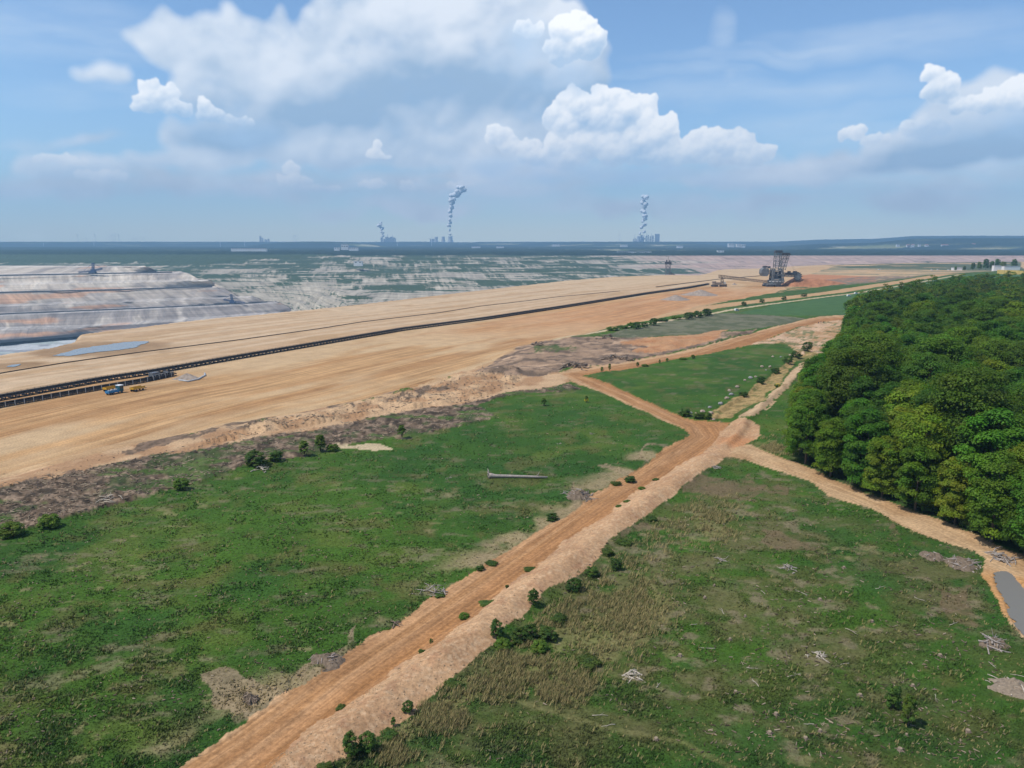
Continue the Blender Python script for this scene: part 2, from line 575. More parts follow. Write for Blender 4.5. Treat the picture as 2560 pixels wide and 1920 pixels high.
def mat_leaf(name, trans=0.35, var=0.35, tint=None, upright=0.0):
    """leaf material: colour from the vertex attribute, varied per tree, light passes through"""
    m = bpy.data.materials.new(name); m.use_nodes = True
    t = NT(m.node_tree); t.n.clear()
    out = t.new('ShaderNodeOutputMaterial')
    at_ = t.new('ShaderNodeAttribute', attribute_name='Col')
    col = at_.outputs['Color']
    oi = t.new('ShaderNodeObjectInfo')
    r = oi.outputs['Random']
    hs = t.new('ShaderNodeHueSaturation')
    t.l.new(t.maprange(r, 0, 1, 0.5 - 0.026 * (var > 0), 0.5 + 0.004 * (var > 0)), hs.inputs['Hue'])
    rr = t.math('FRACT', t.math('MULTIPLY', r, 7.31))
    t.l.new(t.maprange(rr, 0, 1, 1 - var * .5, 1 + var * .8), hs.inputs['Value'])
    hs.inputs['Saturation'].default_value = 1.0
    t.l.new(col, hs.inputs['Color'])
    c = hs.outputs[0]
    if tint is not None:
        c = t.mix(1.0, c, tint, 'MULTIPLY')
    d = t.new('ShaderNodeBsdfPrincipled')
    d.inputs['Roughness'].default_value = 0.62
    d.inputs['Specular IOR Level'].default_value = 0.18
    t.l.new(c, d.inputs['Base Color'])
    tr = t.new('ShaderNodeBsdfTranslucent')
    t.l.new(t.mix(1.0, c, (1.0, 1.05, 0.55), 'MULTIPLY'), tr.inputs['Color'])
    if upright:          # a sward scatters light like its surface, not like single upright blades
        nn = t.vmath('NORMALIZE', t.vmath('MULTIPLY_ADD', t.new('ShaderNodeNewGeometry').outputs['Normal'], (1 - upright,) * 3, (0, 0, upright)))
        t.l.new(nn, d.inputs['Normal'])
    mx = t.new('ShaderNodeMixShader'); mx.inputs[0].default_value = trans
    t.l.new(d.outputs[0], mx.inputs[1]); t.l.new(tr.outputs[0], mx.inputs[2])
    t.l.new(mx.outputs[0], out.inputs['Surface'])
    return m


def mat_water(name, col, rough=0.06, wave=1.2, strength=0.05):
    m = bpy.data.materials.new(name); m.use_nodes = True
    t = NT(m.node_tree); t.n.clear()
    out = t.new('ShaderNodeOutputMaterial')
    bs = t.new('ShaderNodeBsdfPrincipled')
    bs.inputs['Base Color'].default_value = (*col, 1)
    bs.inputs['Roughness'].default_value = rough
    bs.inputs['IOR'].default_value = 1.33
    pos = t.new('ShaderNodeNewGeometry').outputs['Position']
    bp = t.new('ShaderNodeBump'); bp.inputs['Strength'].default_value = strength
    t.l.new(t.noise(pos, wave, 3), bp.inputs['Height'])
    t.l.new(bp.outputs[0], bs.inputs['Normal'])
    t.l.new(bs.outputs[0], out.inputs['Surface'])
    return m


M_GROUND = mat_ground('ground_soil', 1.6, 0.38, 0.6, 0.22)
M_PIT = mat_ground('pit_soil', 0.06, 0.35, 0.5, 4.0, 0.012)


def mat_terraces():
    """far pit wall: bare strata and scrub, sorted along the contours"""
    m = bpy.data.materials.new('terraced_slope'); m.use_nodes = True
    t = NT(m.node_tree); t.n.clear()
    out = t.new('ShaderNodeOutputMaterial'); bs = t.new('ShaderNodeBsdfPrincipled')
    bs.inputs['Roughness'].default_value = .95; bs.inputs['Specular IOR Level'].default_value = .1
    pale = t.new('ShaderNodeAttribute', attribute_name='Col').outputs['Color']
    w = t.new('ShaderNodeAttribute', attribute_name='Scrub')
    sp_ = t.new('ShaderNodeSeparateXYZ'); t.l.new(w.outputs['Vector'], sp_.inputs[0])
    pos = t.new('ShaderNodeNewGeometry').outputs['Position']
    px_ = t.new('ShaderNodeSeparateXYZ'); t.l.new(pos, px_.inputs[0])
    X, q_ = px_.outputs[0], sp_.outputs[1]
    def vec(a, b, c=0.0):
        nd = t.new('ShaderNodeCombineXYZ'); t.put(nd.inputs[0], a); t.put(nd.inputs[1], b); nd.inputs[2].default_value = c
        return nd.outputs[0]
    frq = t.math('FRACT', q_); lev = t.math('FLOOR', q_)
    bands = t.noise(vec(t.math('MULTIPLY', X, .0022), t.math('MULTIPLY', q_, 3.3)), 1.0, 5, .68, dims='2D')
    lines = t.noise(vec(t.math('MULTIPLY', X, .006), t.math('MULTIPLY', q_, 11.0)), 1.0, 3, .6, dims='2D')
    rill = t.noise(vec(t.math('MULTIPLY_ADD', q_, 1.6, t.math('MULTIPLY', X, .045)), t.math('MULTIPLY', q_, .5)), 1.0, 4, .65, dims='2D')
    vor = t.new('ShaderNodeTexVoronoi', voronoi_dimensions='2D', feature='F1', distance='CHEBYCHEV')
    t.l.new(vec(t.math('MULTIPLY_ADD', frq, .5, t.math('MULTIPLY', X, .011)), t.math('ADD', lev, .5)), vor.inputs['Vector']); vor.inputs['Scale'].default_value = 1.0
    cs = t.new('ShaderNodeSeparateColor'); t.l.new(vor.outputs['Color'], cs.inputs[0])
    fi = t.noise(t.vmath('MULTIPLY', pos, (.10, .05, .2)), 1.0, 3, .6)
    f = t.math('ADD', sp_.outputs[0], t.math('MULTIPLY', t.math('SUBTRACT', bands, .5), 2.3))
    f = t.math('ADD', f, t.math('MULTIPLY', t.math('SUBTRACT', lines, .5), 1.3))
    f = t.math('ADD', f, t.math('MULTIPLY', t.math('SUBTRACT', rill, .5), 1.2))
    f = t.math('ADD', f, t.math('MULTIPLY', t.math('SUBTRACT', cs.outputs[0], .5), .55))
    f = t.math('ADD', f, t.math('MULTIPLY', t.math('SUBTRACT', fi, .5), .7))
    f = t.math('ADD', f, t.maprange(frq, .0, .16, .35, 0.0))
    f = t.maprange(f, .40, .62, 0, 1, True)
    green = t.mix(fi, (.026, .050, .020), (.080, .110, .050))
    pv = t.vmath('SCALE', pale); t.l.new(t.maprange(t.math('ADD', lines, rill), .7, 1.3, .60, 1.25), pv.node.inputs['Scale'])
    c = t.mix(f, green, pv)
    t.l.new(c, bs.inputs['Base Color']); t.l.new(bs.outputs[0], out.inputs['Surface'])
    return m


M_SLOPE = mat_terraces()


def mat_tip():
    """tipped spoil: rills down the faces, layers along them"""
    m = bpy.data.materials.new('tipped_spoil'); m.use_nodes = True
    t = NT(m.node_tree); t.n.clear()
    out = t.new('ShaderNodeOutputMaterial'); bs = t.new('ShaderNodeBsdfPrincipled')
    bs.inputs['Roughness'].default_value = .95; bs.inputs['Specular IOR Level'].default_value = .1
    col = t.new('ShaderNodeAttribute', attribute_name='Col').outputs['Color']
    pos = t.new('ShaderNodeNewGeometry').outputs['Position']
    sp_ = t.new('ShaderNodeSeparateXYZ'); t.l.new(pos, sp_.inputs[0])
    X, Z = sp_.outputs[0], sp_.outputs[2]
    def vec(a, b):
        nd = t.new('ShaderNodeCombineXYZ'); t.put(nd.inputs[0], a); t.put(nd.inputs[1], b)
        return nd.outputs[0]
    rill = t.noise(vec(t.math('MULTIPLY_ADD', Z, .11, t.math('MULTIPLY', X, .055)), t.math('MULTIPLY', Z, .02)), 1.0, 5, .66, dims='2D')
    lay = t.noise(vec(t.math('MULTIPLY', X, .004), t.math('MULTIPLY', Z, .30)), 1.0, 4, .62, dims='2D')
    f = t.math('MULTIPLY', t.maprange(rill, .3, .7, .72, 1.25), t.maprange(lay, .3, .7, .80, 1.16))
    c = t.vmath('SCALE', col); t.l.new(f, c.node.inputs['Scale'])
    t.l.new(c, bs.inputs['Base Color'])
    bp = t.new('ShaderNodeBump'); bp.inputs['Strength'].default_value = .7; bp.inputs['Distance'].default_value = 5.0
    t.l.new(rill, bp.inputs['Height']); t.l.new(bp.outputs[0], bs.inputs['Normal'])
    t.l.new(bs.outputs[0], out.inputs['Surface'])
    return m


M_TIP = mat_tip()
M_FAR = mat_ground('far_land', 0.02, 0.40, 0.5, 8.0, 0.003)
M_LEAF = mat_leaf('leaves', 0.42)
M_GRASS = mat_leaf('grass_blades', 0.15, 0.0, None, 0.68)
M_CANOPY = mat_leaf('canopy_leaves', 0.42, 0.0)

K = 1.28            # lit value of a white sheet, used to turn photographed tones into albedo


def alb(r, g, b):
    return np.minimum(lin((r, g, b)) / K, 0.8)


# ------------------------------------------------------------------ layout of the place (traced, then stood on the ground)
BENCH_Z = -5.0
bench_px = [(-700, 1360), (-300, 1258), (0, 1190), (203, 1144), (325, 1110), (447, 1086), (560, 1064), (700, 1040), (900, 1000), (1060, 965), (1180, 925), (1300, 872),
            (1420, 842), (1560, 812), (1640, 792), (1750, 766), (1900, 738), (2100, 712), (2300, 690), (2560, 675), (2900, 662)]
L_bench = pts(bench_px, -2.5)
rim_px = [(-700, 985), (-400, 950), (0, 888), (122, 869), (195, 853), (207, 836), (228, 832), (338, 820), (488, 800), (692, 782), (900, 761), (1003, 749), (1207, 725), (1410, 702),
          (1532, 692), (1667, 687), (1749, 688), (1778, 681), (1791, 676), (1814, 673), (1895, 671), (1993, 665), (2060, 662), (2165, 660), (2280, 657), (2400, 656), (2560, 654), (2900, 650)]
L_rim = pts(rim_px, BENCH_Z)
conv_px = [(-420, 1084), (0, 1000), (127, 977), (253, 954), (380, 935), (560, 903), (800, 862), (1003, 827), (1207, 800), (1410, 769), (1614, 736), (1720, 721), (1774, 711)]
L_conv = pts(conv_px, BENCH_Z)
conv2_px = [(-420, 1108), (0, 1019), (127, 996), (253, 974), (354, 957), (443, 938)]
L_conv2 = pts(conv2_px, BENCH_Z)

road_px = [(380, 1960), (447, 1915), (549, 1838), (692, 1740), (800, 1683), (881, 1618), (963, 1578), (1044, 1525), (1125, 1464), (1227, 1403), (1329, 1339), (1410, 1290), (1459, 1254), (1565, 1189),
           (1642, 1145), (1660, 1123), (1680, 1108), (1717, 1087), (1708, 1074), (1672, 1060), (1616, 1035), (1560, 1008), (1526, 992), (1472, 969), (1440, 956), (1404, 938), (1404, 932), (1436, 922),
           (1503, 913), (1594, 900), (1684, 885), (1782, 860), (1854, 839), (1925, 819), (2007, 798), (2048, 791), (2170, 786), (2170, 797), (2060, 803), (1990, 818), (1920, 845), (1884, 862), (1802, 879), (1700, 897),
           (1594, 917), (1503, 930), (1463, 941), (1517, 958), (1571, 983), (1650, 1018), (1681, 1033), (1708, 1045), (1745, 1051), (1781, 1054), (1831, 1056), (1826, 1063), (1808, 1078),
           (1801, 1092), (1781, 1107), (1745, 1132), (1708, 1154), (1654, 1190), (1600, 1224), (1422, 1350), (1349, 1411), (1247, 1484), (1166, 1549), (1105, 1590), (1003, 1655), (902, 1728), (800, 1802), (651, 1920), (590, 1970)]
berm_px = [(590, 1970), (651, 1920), (800, 1802), (902, 1728), (1003, 1655), (1105, 1590), (1166, 1549), (1247, 1484), (1349, 1411), (1422, 1350), (1600, 1224), (1654, 1190), (1708, 1154), (1745, 1132), (1781, 1107), (1801, 1092),
           (1808, 1078), (1826, 1063), (1853, 1045), (1871, 1045), (1907, 1065), (1907, 1087), (1882, 1105), (1840, 1142), (1804, 1141), (1781, 1159), (1763, 1174), (1737, 1197), (1708, 1217), (1663, 1246), (1636, 1269), (1600, 1300),
           (1532, 1350), (1471, 1411), (1418, 1448), (1349, 1488), (1329, 1525), (1288, 1553), (1231, 1578), (1227, 1610), (1158, 1667), (1093, 1724), (1048, 1765), (1024, 1793), (934, 1850), (881, 1891), (824, 1920), (760, 1970)]
crest_px = [(600, 2010), (740, 1890), (905, 1770), (1060, 1655), (1185, 1570), (1300, 1480), (1440, 1375), (1560, 1280), (1660, 1210), (1740, 1158), (1800, 1112), (1855, 1066), (1866, 1042), (1925, 987), (1966, 954), (2028, 907)]
L_crest = pts(crest_px, 1.6)
path_px = [(1811, 1138), (1840, 1118), (1882, 1112), (1961, 1150), (2067, 1191), (2189, 1240), (2311, 1285), (2433, 1338), (2527, 1378), (2580, 1400), (2720, 1420), (2760, 1740), (2640, 1700), (2560, 1594), (2527, 1557), (2498, 1500), (2474, 1468),
           (2449, 1433), (2457, 1395), (2433, 1374), (2331, 1346), (2250, 1309), (2169, 1268), (2067, 1240), (2026, 1207), (1965, 1187), (1863, 1150)]
puddle_px = [(2482, 1433), (2500, 1427), (2522, 1429), (2536, 1440), (2547, 1452), (2566, 1470), (2640, 1500), (2680, 1600), (2620, 1625), (2560, 1588), (2543, 1570), (2518, 1529), (2510, 1496), (2490, 1466)]
trench_px = [(1790, 1052), (1800, 1026), (1884, 973), (1925, 940), (1987, 899), (2028, 872), (2040, 870), (2020, 901), (1946, 958), (1905, 987), (1835, 1048)]
ridge_px = [(1853, 1046), (1900, 1002), (1925, 980), (1966, 946), (2022, 902), (2032, 908), (1990, 945), (1960, 972), (1932, 1000), (1915, 1022), (1885, 1040)]
brush_px = [(-400, 1460), (0, 1345), (203, 1284), (325, 1250), (427, 1225), (488, 1213), (610, 1166), (732, 1141), (790, 1132), (861, 1112), (1024, 1091), (1166, 1063), (1243, 1044), (1207, 1026), (1180, 1012), (1227, 1000),
            (1330, 983), (1420, 978), (1462, 973), (1430, 962), (1300, 975), (1146, 1010), (963, 1036), (800, 1070), (692, 1085), (521, 1116), (346, 1146), (183, 1183), (0, 1217), (-400, 1318)]
sandtongue_px = [(820, 1108), (870, 1116), (930, 1112), (978, 1122), (930, 1134), (880, 1124), (835, 1122)]
purple_px = [(1200, 932), (1240, 900), (1300, 868), (1420, 842), (1500, 838), (1560, 838), (1640, 846), (1720, 842), (1800, 834), (1860, 826), (1900, 820), (1850, 838), (1782, 858), (1684, 884), (1594, 899), (1503, 912), (1436, 921), (1404, 931), (1330, 940)]
orange_px = [(1549, 858), (1620, 846), (1700, 838), (1760, 830), (1830, 822), (1800, 845), (1720, 870), (1640, 884), (1570, 880), (1640, 868)]
greyfield_px = [(1500, 842), (1560, 826), (1680, 803), (1760, 786), (1843, 784), (1950, 789), (2010, 796), (1930, 815), (1850, 825), (1780, 829), (1700, 837), (1600, 845)]
thinpath_px = [(1390, 846), (1500, 829), (1600, 812), (1700, 797), (1780, 783), (1850, 771), (1950, 757), (2050, 744), (2150, 732), (2250, 714), (2330, 700), (2400, 687)]
greenfield_px = [(1846, 783), (1938, 763), (2103, 738), (2267, 714), (2391, 690), (2494, 684), (2700, 676), (2700, 760), (2300, 800), (2150, 787), (2020, 789), (1930, 788)]
pale_px = [(1800, 879), (1884, 862), (1920, 845), (1990, 818), (2060, 803), (2170, 795), (2200, 830), (2120, 860), (2060, 880), (2020, 900), (2000, 880), (1962, 858), (1900, 862)]
sandband_px = [(-400, 1318), (0, 1217), (183, 1183), (346, 1146), (521, 1116), (692, 1085), (800, 1070), (963, 1036), (1146, 1010), (1300, 975), (1440, 958), (1404, 930), (1330, 935), (1240, 905), (1180, 925), (1060, 965), (900, 1000),
               (700, 1042), (560, 1064), (447, 1090), (325, 1112), (203, 1146), (0, 1192), (-400, 1285)]
greenpatch_px = [[(1330, 885), (1350, 868), (1400, 862), (1435, 866), (1400, 878), (1360, 884)], [(1780, 858), (1840, 842), (1900, 826), (1930, 818), (1900, 832), (1850, 848), (1790, 866)],
                 [(1930, 735), (1990, 718), (2060, 705), (2100, 704), (2060, 722), (1990, 740)], [(1780, 765), (1880, 745), (1960, 726), (2000, 722), (1900, 752), (1800, 775)]]
bluegreen_px = [(2060, 664), (2200, 656), (2330, 656), (2560, 654), (2560, 676), (2400, 676), (2250, 672), (2120, 670)]
orangebench_px = [(1990, 690), (2030, 686), (2200, 692), (2190, 704), (2080, 708), (1990, 712), (1960, 706)]
brownstrip_px = [(2060, 700), (2200, 690), (2300, 690), (2200, 706), (2080, 714), (2000, 720)]
rubble_px = [[(300, 1122), (400, 1092), (520, 1068), (530, 1080), (420, 1112), (330, 1126)], [(520, 1068), (600, 1046), (720, 1018), (860, 984), (900, 992), (850, 1016), (700, 1048), (600, 1066)], [(930, 1000), (1010, 980), (1090, 960), (1100, 968), (1010, 996)], [(0, 1215), (80, 1200), (180, 1180), (190, 1186), (90, 1210), (0, 1228)]]
lump_px = [(480, 1118), (560, 1082), (700, 1050), (900, 1004), (1060, 966), (1180, 928), (1300, 925), (1300, 965), (1146, 1006), (963, 1028), (800, 1058), (640, 1085)]
fieldbare_px = [[(560, 1790), (540, 1750), (560, 1715), (640, 1690), (720, 1700), (730, 1735), (650, 1790), (590, 1840), (520, 1880), (480, 1860)],
                [(770, 1690), (800, 1640), (860, 1590), (900, 1575), (880, 1620), (820, 1672)], [(1390, 1270), (1430, 1205), (1470, 1225), (1480, 1245), (1440, 1275)],
                [(1520, 1160), (1600, 1162), (1640, 1135), (1680, 1100), (1690, 1090), (1720, 1088), (1660, 1130), (1620, 1170), (1560, 1180)]]
brownheath_px = [[(1720, 1230), (1760, 1190), (1830, 1185), (1900, 1200), (1880, 1240), (1800, 1245)], [(1560, 1345), (1600, 1320), (1640, 1325), (1600, 1360)], [(1910, 1340), (1990, 1330), (2060, 1375), (1990, 1400), (1920, 1380)],
                 [(2190, 1320), (2260, 1310), (2260, 1345), (2200, 1345)], [(2330, 1470), (2450, 1470), (2500, 1540), (2450, 1580), (2370, 1530)]]
drygrass_px = [[(1440, 1560), (1560, 1480), (1640, 1500), (1600, 1600), (1500, 1640), (1440, 1620)], [(1730, 1290), (1800, 1260), (1830, 1290), (1810, 1340), (1740, 1340)], [(1240, 1690), (1330, 1640), (1430, 1660), (1400, 1730), (1260, 1730)],
               [(1470, 1520), (1640, 1450), (1640, 1500), (1500, 1560)], [(1340, 1720), (1440, 1690), (1460, 1720), (1380, 1750)], [(1040, 1780), (1120, 1740), (1200, 1730), (1150, 1800), (1060, 1820)], [(1880, 1120), (1930, 1100), (1960, 1130), (1930, 1140)]]


def terrain_z(x, y, detail=True):
    sb, _ = polydist(x, y, L_bench)
    z = BENCH_Z * sstep(-14, 14, sb + (fbm(x / 25, y / 25, 3, 3) - .5) * 16)
    near = 1 - sstep(500, 900, y)
    z = z + (fbm(x / 18, y / 18, 3, 5) - 0.5) * 1.1 * (1 - sstep(0, 20, sb)) * near
    # gravel berm along the road and the lower ridge that goes on beyond the junction
    sc, al = polydist(x, y, L_crest)
    wob = (fbm(al / 6, al * 0, 2, 9) - .5)
    half = np.where(al < 175, 5.4, 2.4)
    ht = np.interp(al, [0, 150, 165, 178, 186, 400], [1.7, 1.6, 1.1, 0.9, 1.2, 1.1])
    prof = np.clip(1 - np.abs(sc + wob * .8) / half, 0, 1)
    tot = al.max() if al.size else 1
    z = z + ht * sstep(0, 1, prof) * (0.94 + 0.12 * fbm(x / 1.2, y / 1.2, 2, 12)) * (np.abs(sc) < half + 1)
    if detail:
        u, v = project(x, y, z)
        lump = inpoly(u, v, lump_px)
        z = z + lump * ((fbm(x / 9, y / 9, 4, 14) - 0.35) * 4.2 + (fbm(x / 2.4, y / 2.4, 3, 140) - .5) * 1.6)
        br = inpoly(u, v, brush_px)
        z = z + br * (fbm(x / 2.2, y / 2.2, 3, 15) * 1.5 - .3)
        pu = inpoly(u, v, purple_px) & ~inpoly(u, v, road_px)
        z = z + pu * ((fbm(x / 10, y / 10, 4, 16) - .4) * 3.4 + (fbm(x / 3, y / 3, 3, 160) - .5) * 1.4)
        tr = inpoly(u, v, trench_px)
        z = z - tr * 0.7
        fb_ = np.zeros(x.shape, bool)
        for p in fieldbare_px:
            fb_ |= inpoly(u, v, p)
        z = z + fb_ * (fbm(x / 2.0, y / 2.0, 3, 17) - .3) * 0.9
        # roads graded flat, with ruts
        rd = inpoly(u, v, road_px)
        z = np.where(rd, z * 0.55 - 0.12, z)
        pl = inpoly(u, v, pale_px) & ~rd
        z = z + pl * (fbm(x / 6, y / 6, 4, 18) - .45) * 3.0
        pd = inpoly(u, v, puddle_px)
        z = np.where(pd, -0.28, z)
    return z


CLS = {'meadow': 0, 'dirt_road': 1, 'gravel_berm': 2, 'gravel_path': 3, 'mine_bench': 4, 'cleared_ground': 5, 'trench': 6}
L_road = pts([(480, 1960), (660, 1830), (850, 1685), (1050, 1550), (1230, 1425), (1420, 1295), (1560, 1205), (1660, 1140), (1740, 1090), (1725, 1065), (1600, 1010), (1500, 965), (1430, 935), (1600, 908), (1750, 878), (1900, 832), (2050, 796), (2160, 791)], 0)
L_path = pts([(1840, 1128), (2000, 1185), (2200, 1265), (2400, 1350), (2560, 1430)], 0)


def ground_color(x, y, z):
    """albedo and kind of ground at a point: earth, sand and plant cover with ragged borders"""
    amp = 1.2 + y * 0.006
    n_a = fbm(x / (4 * amp), y / (4 * amp), 3, 21) - .5
    n_b = fbm(x / (4 * amp), y / (4 * amp), 3, 25) - .5
    wx = x + n_a * 3.2 * amp; wy = y + n_b * 3.2 * amp
    u, v = project(wx, wy, z)
    fin = fbm(x / 1.6, y / 1.6, 3, 39); vf = fbm(x / 0.5, y / 0.5, 2, 43)
    su, sv = project(x + n_a * 1.8 * amp + (fin - .5) * .7, y + n_b * 1.8 * amp + (vf - .5) * .9, z)      # calmer borders for the graded roads
    big = fbm(x / 40, y / 40, 4, 31); mid = fbm(x / 9, y / 9, 4, 35)
    n = len(x)
    cls = np.zeros(n, int)
    C = np.zeros((n, 3))

    def lerp(a, b, t):
        return a + (b - a) * np.clip(t, 0, 1)[:, None]

    def paint(mask, col, w=1.0):
        m = mask if mask.dtype == bool else None
        if m is not None:
            C[m] = C[m] * (1 - w) + (col[m] if getattr(col, 'ndim', 1) == 2 else col) * w
        else:
            C[:] = C + (col - C) * np.clip(mask * w, 0, 1)[:, None]

    one = np.ones((n, 1))
    lane = np.zeros((n, 3))
    # meadow: fresh green, darker and yellower patches, brown litter
    g = lerp(one * alb(74, 106, 34), alb(58, 92, 32), (big - .35) * 3)
    g = lerp(g, alb(96, 112, 46), sstep(.50, .74, mid) * 0.75)
    g = lerp(g, alb(52, 90, 34), sstep(.5, .7, fbm(x / 22, y / 22, 3, 51)) * .6)
    g = lerp(g, alb(108, 100, 58), sstep(.58, .74, fbm(x / 6, y / 6, 4, 55)) * 0.5)
    C[:] = g
    # streaks and flecks of dead wood chips and bare soil through the left field
    strk = fbm((x * .9 + y * .35) / 12, (y * .9 - x * .35) / 3.0, 4, 61)
    fl = sstep(.60, .69, strk) * (1 - sstep(.55, .75, big))
    paint(fl * sstep(.45, .6, mid) * sstep(.3, .6, fin), alb(140, 126, 98), 0.5)
    nearf = 1 - sstep(150, 230, y)
    paint(sstep(.66, .76, fbm(x / 3.4, y / 2.6, 4, 66)) * nearf * sstep(.4, .6, vnoise(x / 25, y / 25, 67)), alb(160, 142, 104), 0.5)
    paint(sstep(.66, .78, fbm(x / 5, y / 2.6, 4, 68)), alb(134, 120, 96), 0.42)
    # right-hand clearing: drier, browner, full of litter
    sc, al = polydist(x, y, L_crest)
    right = (sc < -2) & (y < 230) & (x > -60)
    paint(right * sstep(.36, .56, mid), alb(84, 94, 48), .5)
    paint(right * sstep(.50, .68, fbm(x / 7, y / 6, 5, 71)), alb(108, 102, 64), .62)
    paint(right * sstep(.58, .74, fbm(x / 3.0, y / 2.4, 4, 74)) * sstep(.25, .5, vnoise(x / 18, y / 18, 75)), alb(140, 124, 98), .65)
    paint(right * sstep(.56, .70, fbm(x / 13, y / 11, 4, 78)), alb(60, 96, 38), .7)
    u2, v2 = project(x + n_a * 9 * amp, y + n_b * 9 * amp, z)
    rag = sstep(.30, .52, fin * .5 + mid * .5)
    for p in brownheath_px:
        paint(inpoly(u2, v2, p) * rag, lerp(one * alb(112, 94, 72), alb(136, 112, 86), fin), .7)
    for p in drygrass_px:
        paint(inpoly(u2, v2, p) * rag, lerp(one * alb(116, 112, 66), alb(152, 142, 94), fin), .6)
    for p in fieldbare_px:
        paint(inpoly(u2, v2, p) * (.35 + .65 * rag), lerp(one * alb(122, 106, 82), alb(168, 146, 116), fin * 1.3 - .1), .85)
    # edge of the fields towards roads: trampled dry rim
    sr, ar = polydist(x, y, L_road)
    paint(sstep(13, 5, np.abs(sr)) * sstep(.42, .6, mid) * (al < 170), alb(170, 148, 112), .8)
    # faint foot trail through the clearing
    tr, _ = polydist(x + n_a * 2, y, L_trail)
    paint(sstep(.8, .15, np.abs(tr)), alb(150, 142, 92), .35)
    # forest floor
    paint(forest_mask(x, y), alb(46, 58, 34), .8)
    # cleared strip and sand below it
    sb0, _ = polydist(x, y, L_bench)
    m = sb0 > -10 + n_a * 6
    m &= ~inpoly(u, v, greyfield_px) & ~inpoly(u, v, greenfield_px)
    paint(m, lerp(one * alb(200, 164, 122), alb(180, 144, 104), mid)); cls[m] = 5
    sb = sb0
    benchm = (sb + n_a * 6) > 4
    m = inpoly(u, v, sandband_px)
    paint(m, lerp(one * alb(208, 172, 132), alb(182, 142, 104), sstep(.4, .65, mid)), 1.0); cls[m] = 5
    m = inpoly(u, v, brush_px)
    bcol = lerp(one * alb(112, 94, 76), alb(164, 140, 116), sstep(.35, .75, fin))
    bcol = lerp(bcol, alb(76, 66, 54), sstep(.48, .62, fbm(x / 2.6, y / 1.6, 3, 83)))
    bcol = lerp(bcol, alb(80, 108, 46), sstep(.57, .66, fbm(x / 14, y / 5, 5, 85)) * .8)
    bcol = lerp(bcol, alb(70, 88, 48), sstep(.58, .68, fbm(x / 7, y / 7, 5, 88)) * .7)
    paint(m, bcol); cls[m] = 5
    m = inpoly(u, v, sandtongue_px); paint(m, alb(206, 184, 146)); cls[m] = 5
    for p in rubble_px:
        paint(inpoly(u2, v2, p) * sstep(.32, .5, fin * .5 + mid * .5), lerp(one * alb(132, 112, 94), alb(92, 80, 68), sstep(.4, .6, fin)), .85)
    # purple-brown rough ground and its neighbours
    m = inpoly(u, v, purple_px)
    pc = lerp(one * alb(166, 138, 112), alb(118, 100, 84), sstep(.4, .62, fbm(x / 7, y / 5, 5, 90)))
    pc = lerp(pc, alb(196, 164, 134), sstep(.58, .7, fbm(x / 16, y / 5, 4, 91)))
    paint(m, pc); cls[m] = 5
    m = inpoly(u, v, orange_px); paint(m, lerp(one * alb(186, 130, 88), alb(200, 158, 116), mid * 1.4 - .2)); cls[m] = 5
    m = inpoly(u, v, pale_px); paint(m, lerp(one * alb(212, 176, 142), alb(190, 152, 112), sstep(.4, .6, mid))); cls[m] = 5
    paint(m & (fbm(x / 5, y / 4, 4, 93) > .58), alb(110, 118, 74), .8)
    # bench: dozed sand, pale beyond the conveyor, browner with plough lines this side
    m = benchm & ~inpoly(u, v, sandband_px) & ~inpoly(u, v, purple_px)
    sv_c, ac = polydist(x, y, L_conv)
    s_c = sv_c + (fbm(ac / 90, s_zero(ac), 2, 95) - .5) * 6
    far_side = sstep(0, 25, sv_c)
    strp2 = fbm(s_c / 9, ac / 260, 3, 99)
    near_c = lerp(one * alb(200, 158, 110), alb(184, 140, 94), sstep(.36, .64, strp2))
    near_c = lerp(near_c, alb(212, 180, 138), sstep(.46, .66, fbm(s_c / 22, ac / 110, 4, 98)) * .85)
    orange_w = sstep(260, 520, ac) * (1 - sstep(900, 1150, ac)) * sstep(-2, -30, sv_c)
    near_c = lerp(near_c, alb(204, 148, 102), orange_w * .6)
    far_c = lerp(one * alb(214, 184, 148), alb(202, 168, 130), sstep(.4, .66, strp2))
    far_c = lerp(far_c, alb(190, 154, 112), sstep(.60, .72, fbm(s_c / 14, ac / 60, 4, 103)) * .7)
    bc = lerp(near_c, far_c, far_side)
    bc = lerp(bc, alb(214, 182, 140), sstep(1000, 1500, y) * .5)
    paint(m, bc); cls[m] = 4
    lane[m] = np.c_[sv_c / 2.2, ac / 75, np.where(sv_c < 0, .05 + .24 * sstep(.62, .42, fbm(s_c / 22, ac / 110, 4, 98)), .07)][m]
    # olive scrub beyond the excavator and the strips towards the yellow wall
    m2 = benchm & (y > 620) & (fbm(x / 160, y / 60, 4, 111) > .50) & inpoly(u, v, [(1960, 720), (2080, 668), (2300, 660), (2560, 655), (2560, 700), (2300, 700), (2100, 720)])
    paint(m2, lerp(one * alb(128, 132, 96), alb(156, 140, 112), mid), .85)
    m2 = inpoly(u, v, bluegreen_px) & (fbm(x / 120, y / 80, 4, 113) > .36); paint(m2, alb(78, 98, 72), .9)
    m2 = inpoly(u, v, orangebench_px); paint(m2, alb(198, 138, 96)); cls[m2] = 4
    m2 = inpoly(u, v, brownstrip_px) & (mid > .38); paint(m2, alb(140, 122, 104), .85)
    m2 = inpoly(u, v, greyfield_px); paint(m2, lerp(one * alb(122, 120, 94), alb(100, 104, 76), sstep(.4, .6, fbm(x / 6, y / 12, 4, 117)))); cls[m2] = 0
    m2 = inpoly(u, v, greenfield_px); paint(m2, lerp(one * alb(86, 116, 66), alb(72, 104, 60), mid)); cls[m2] = 0
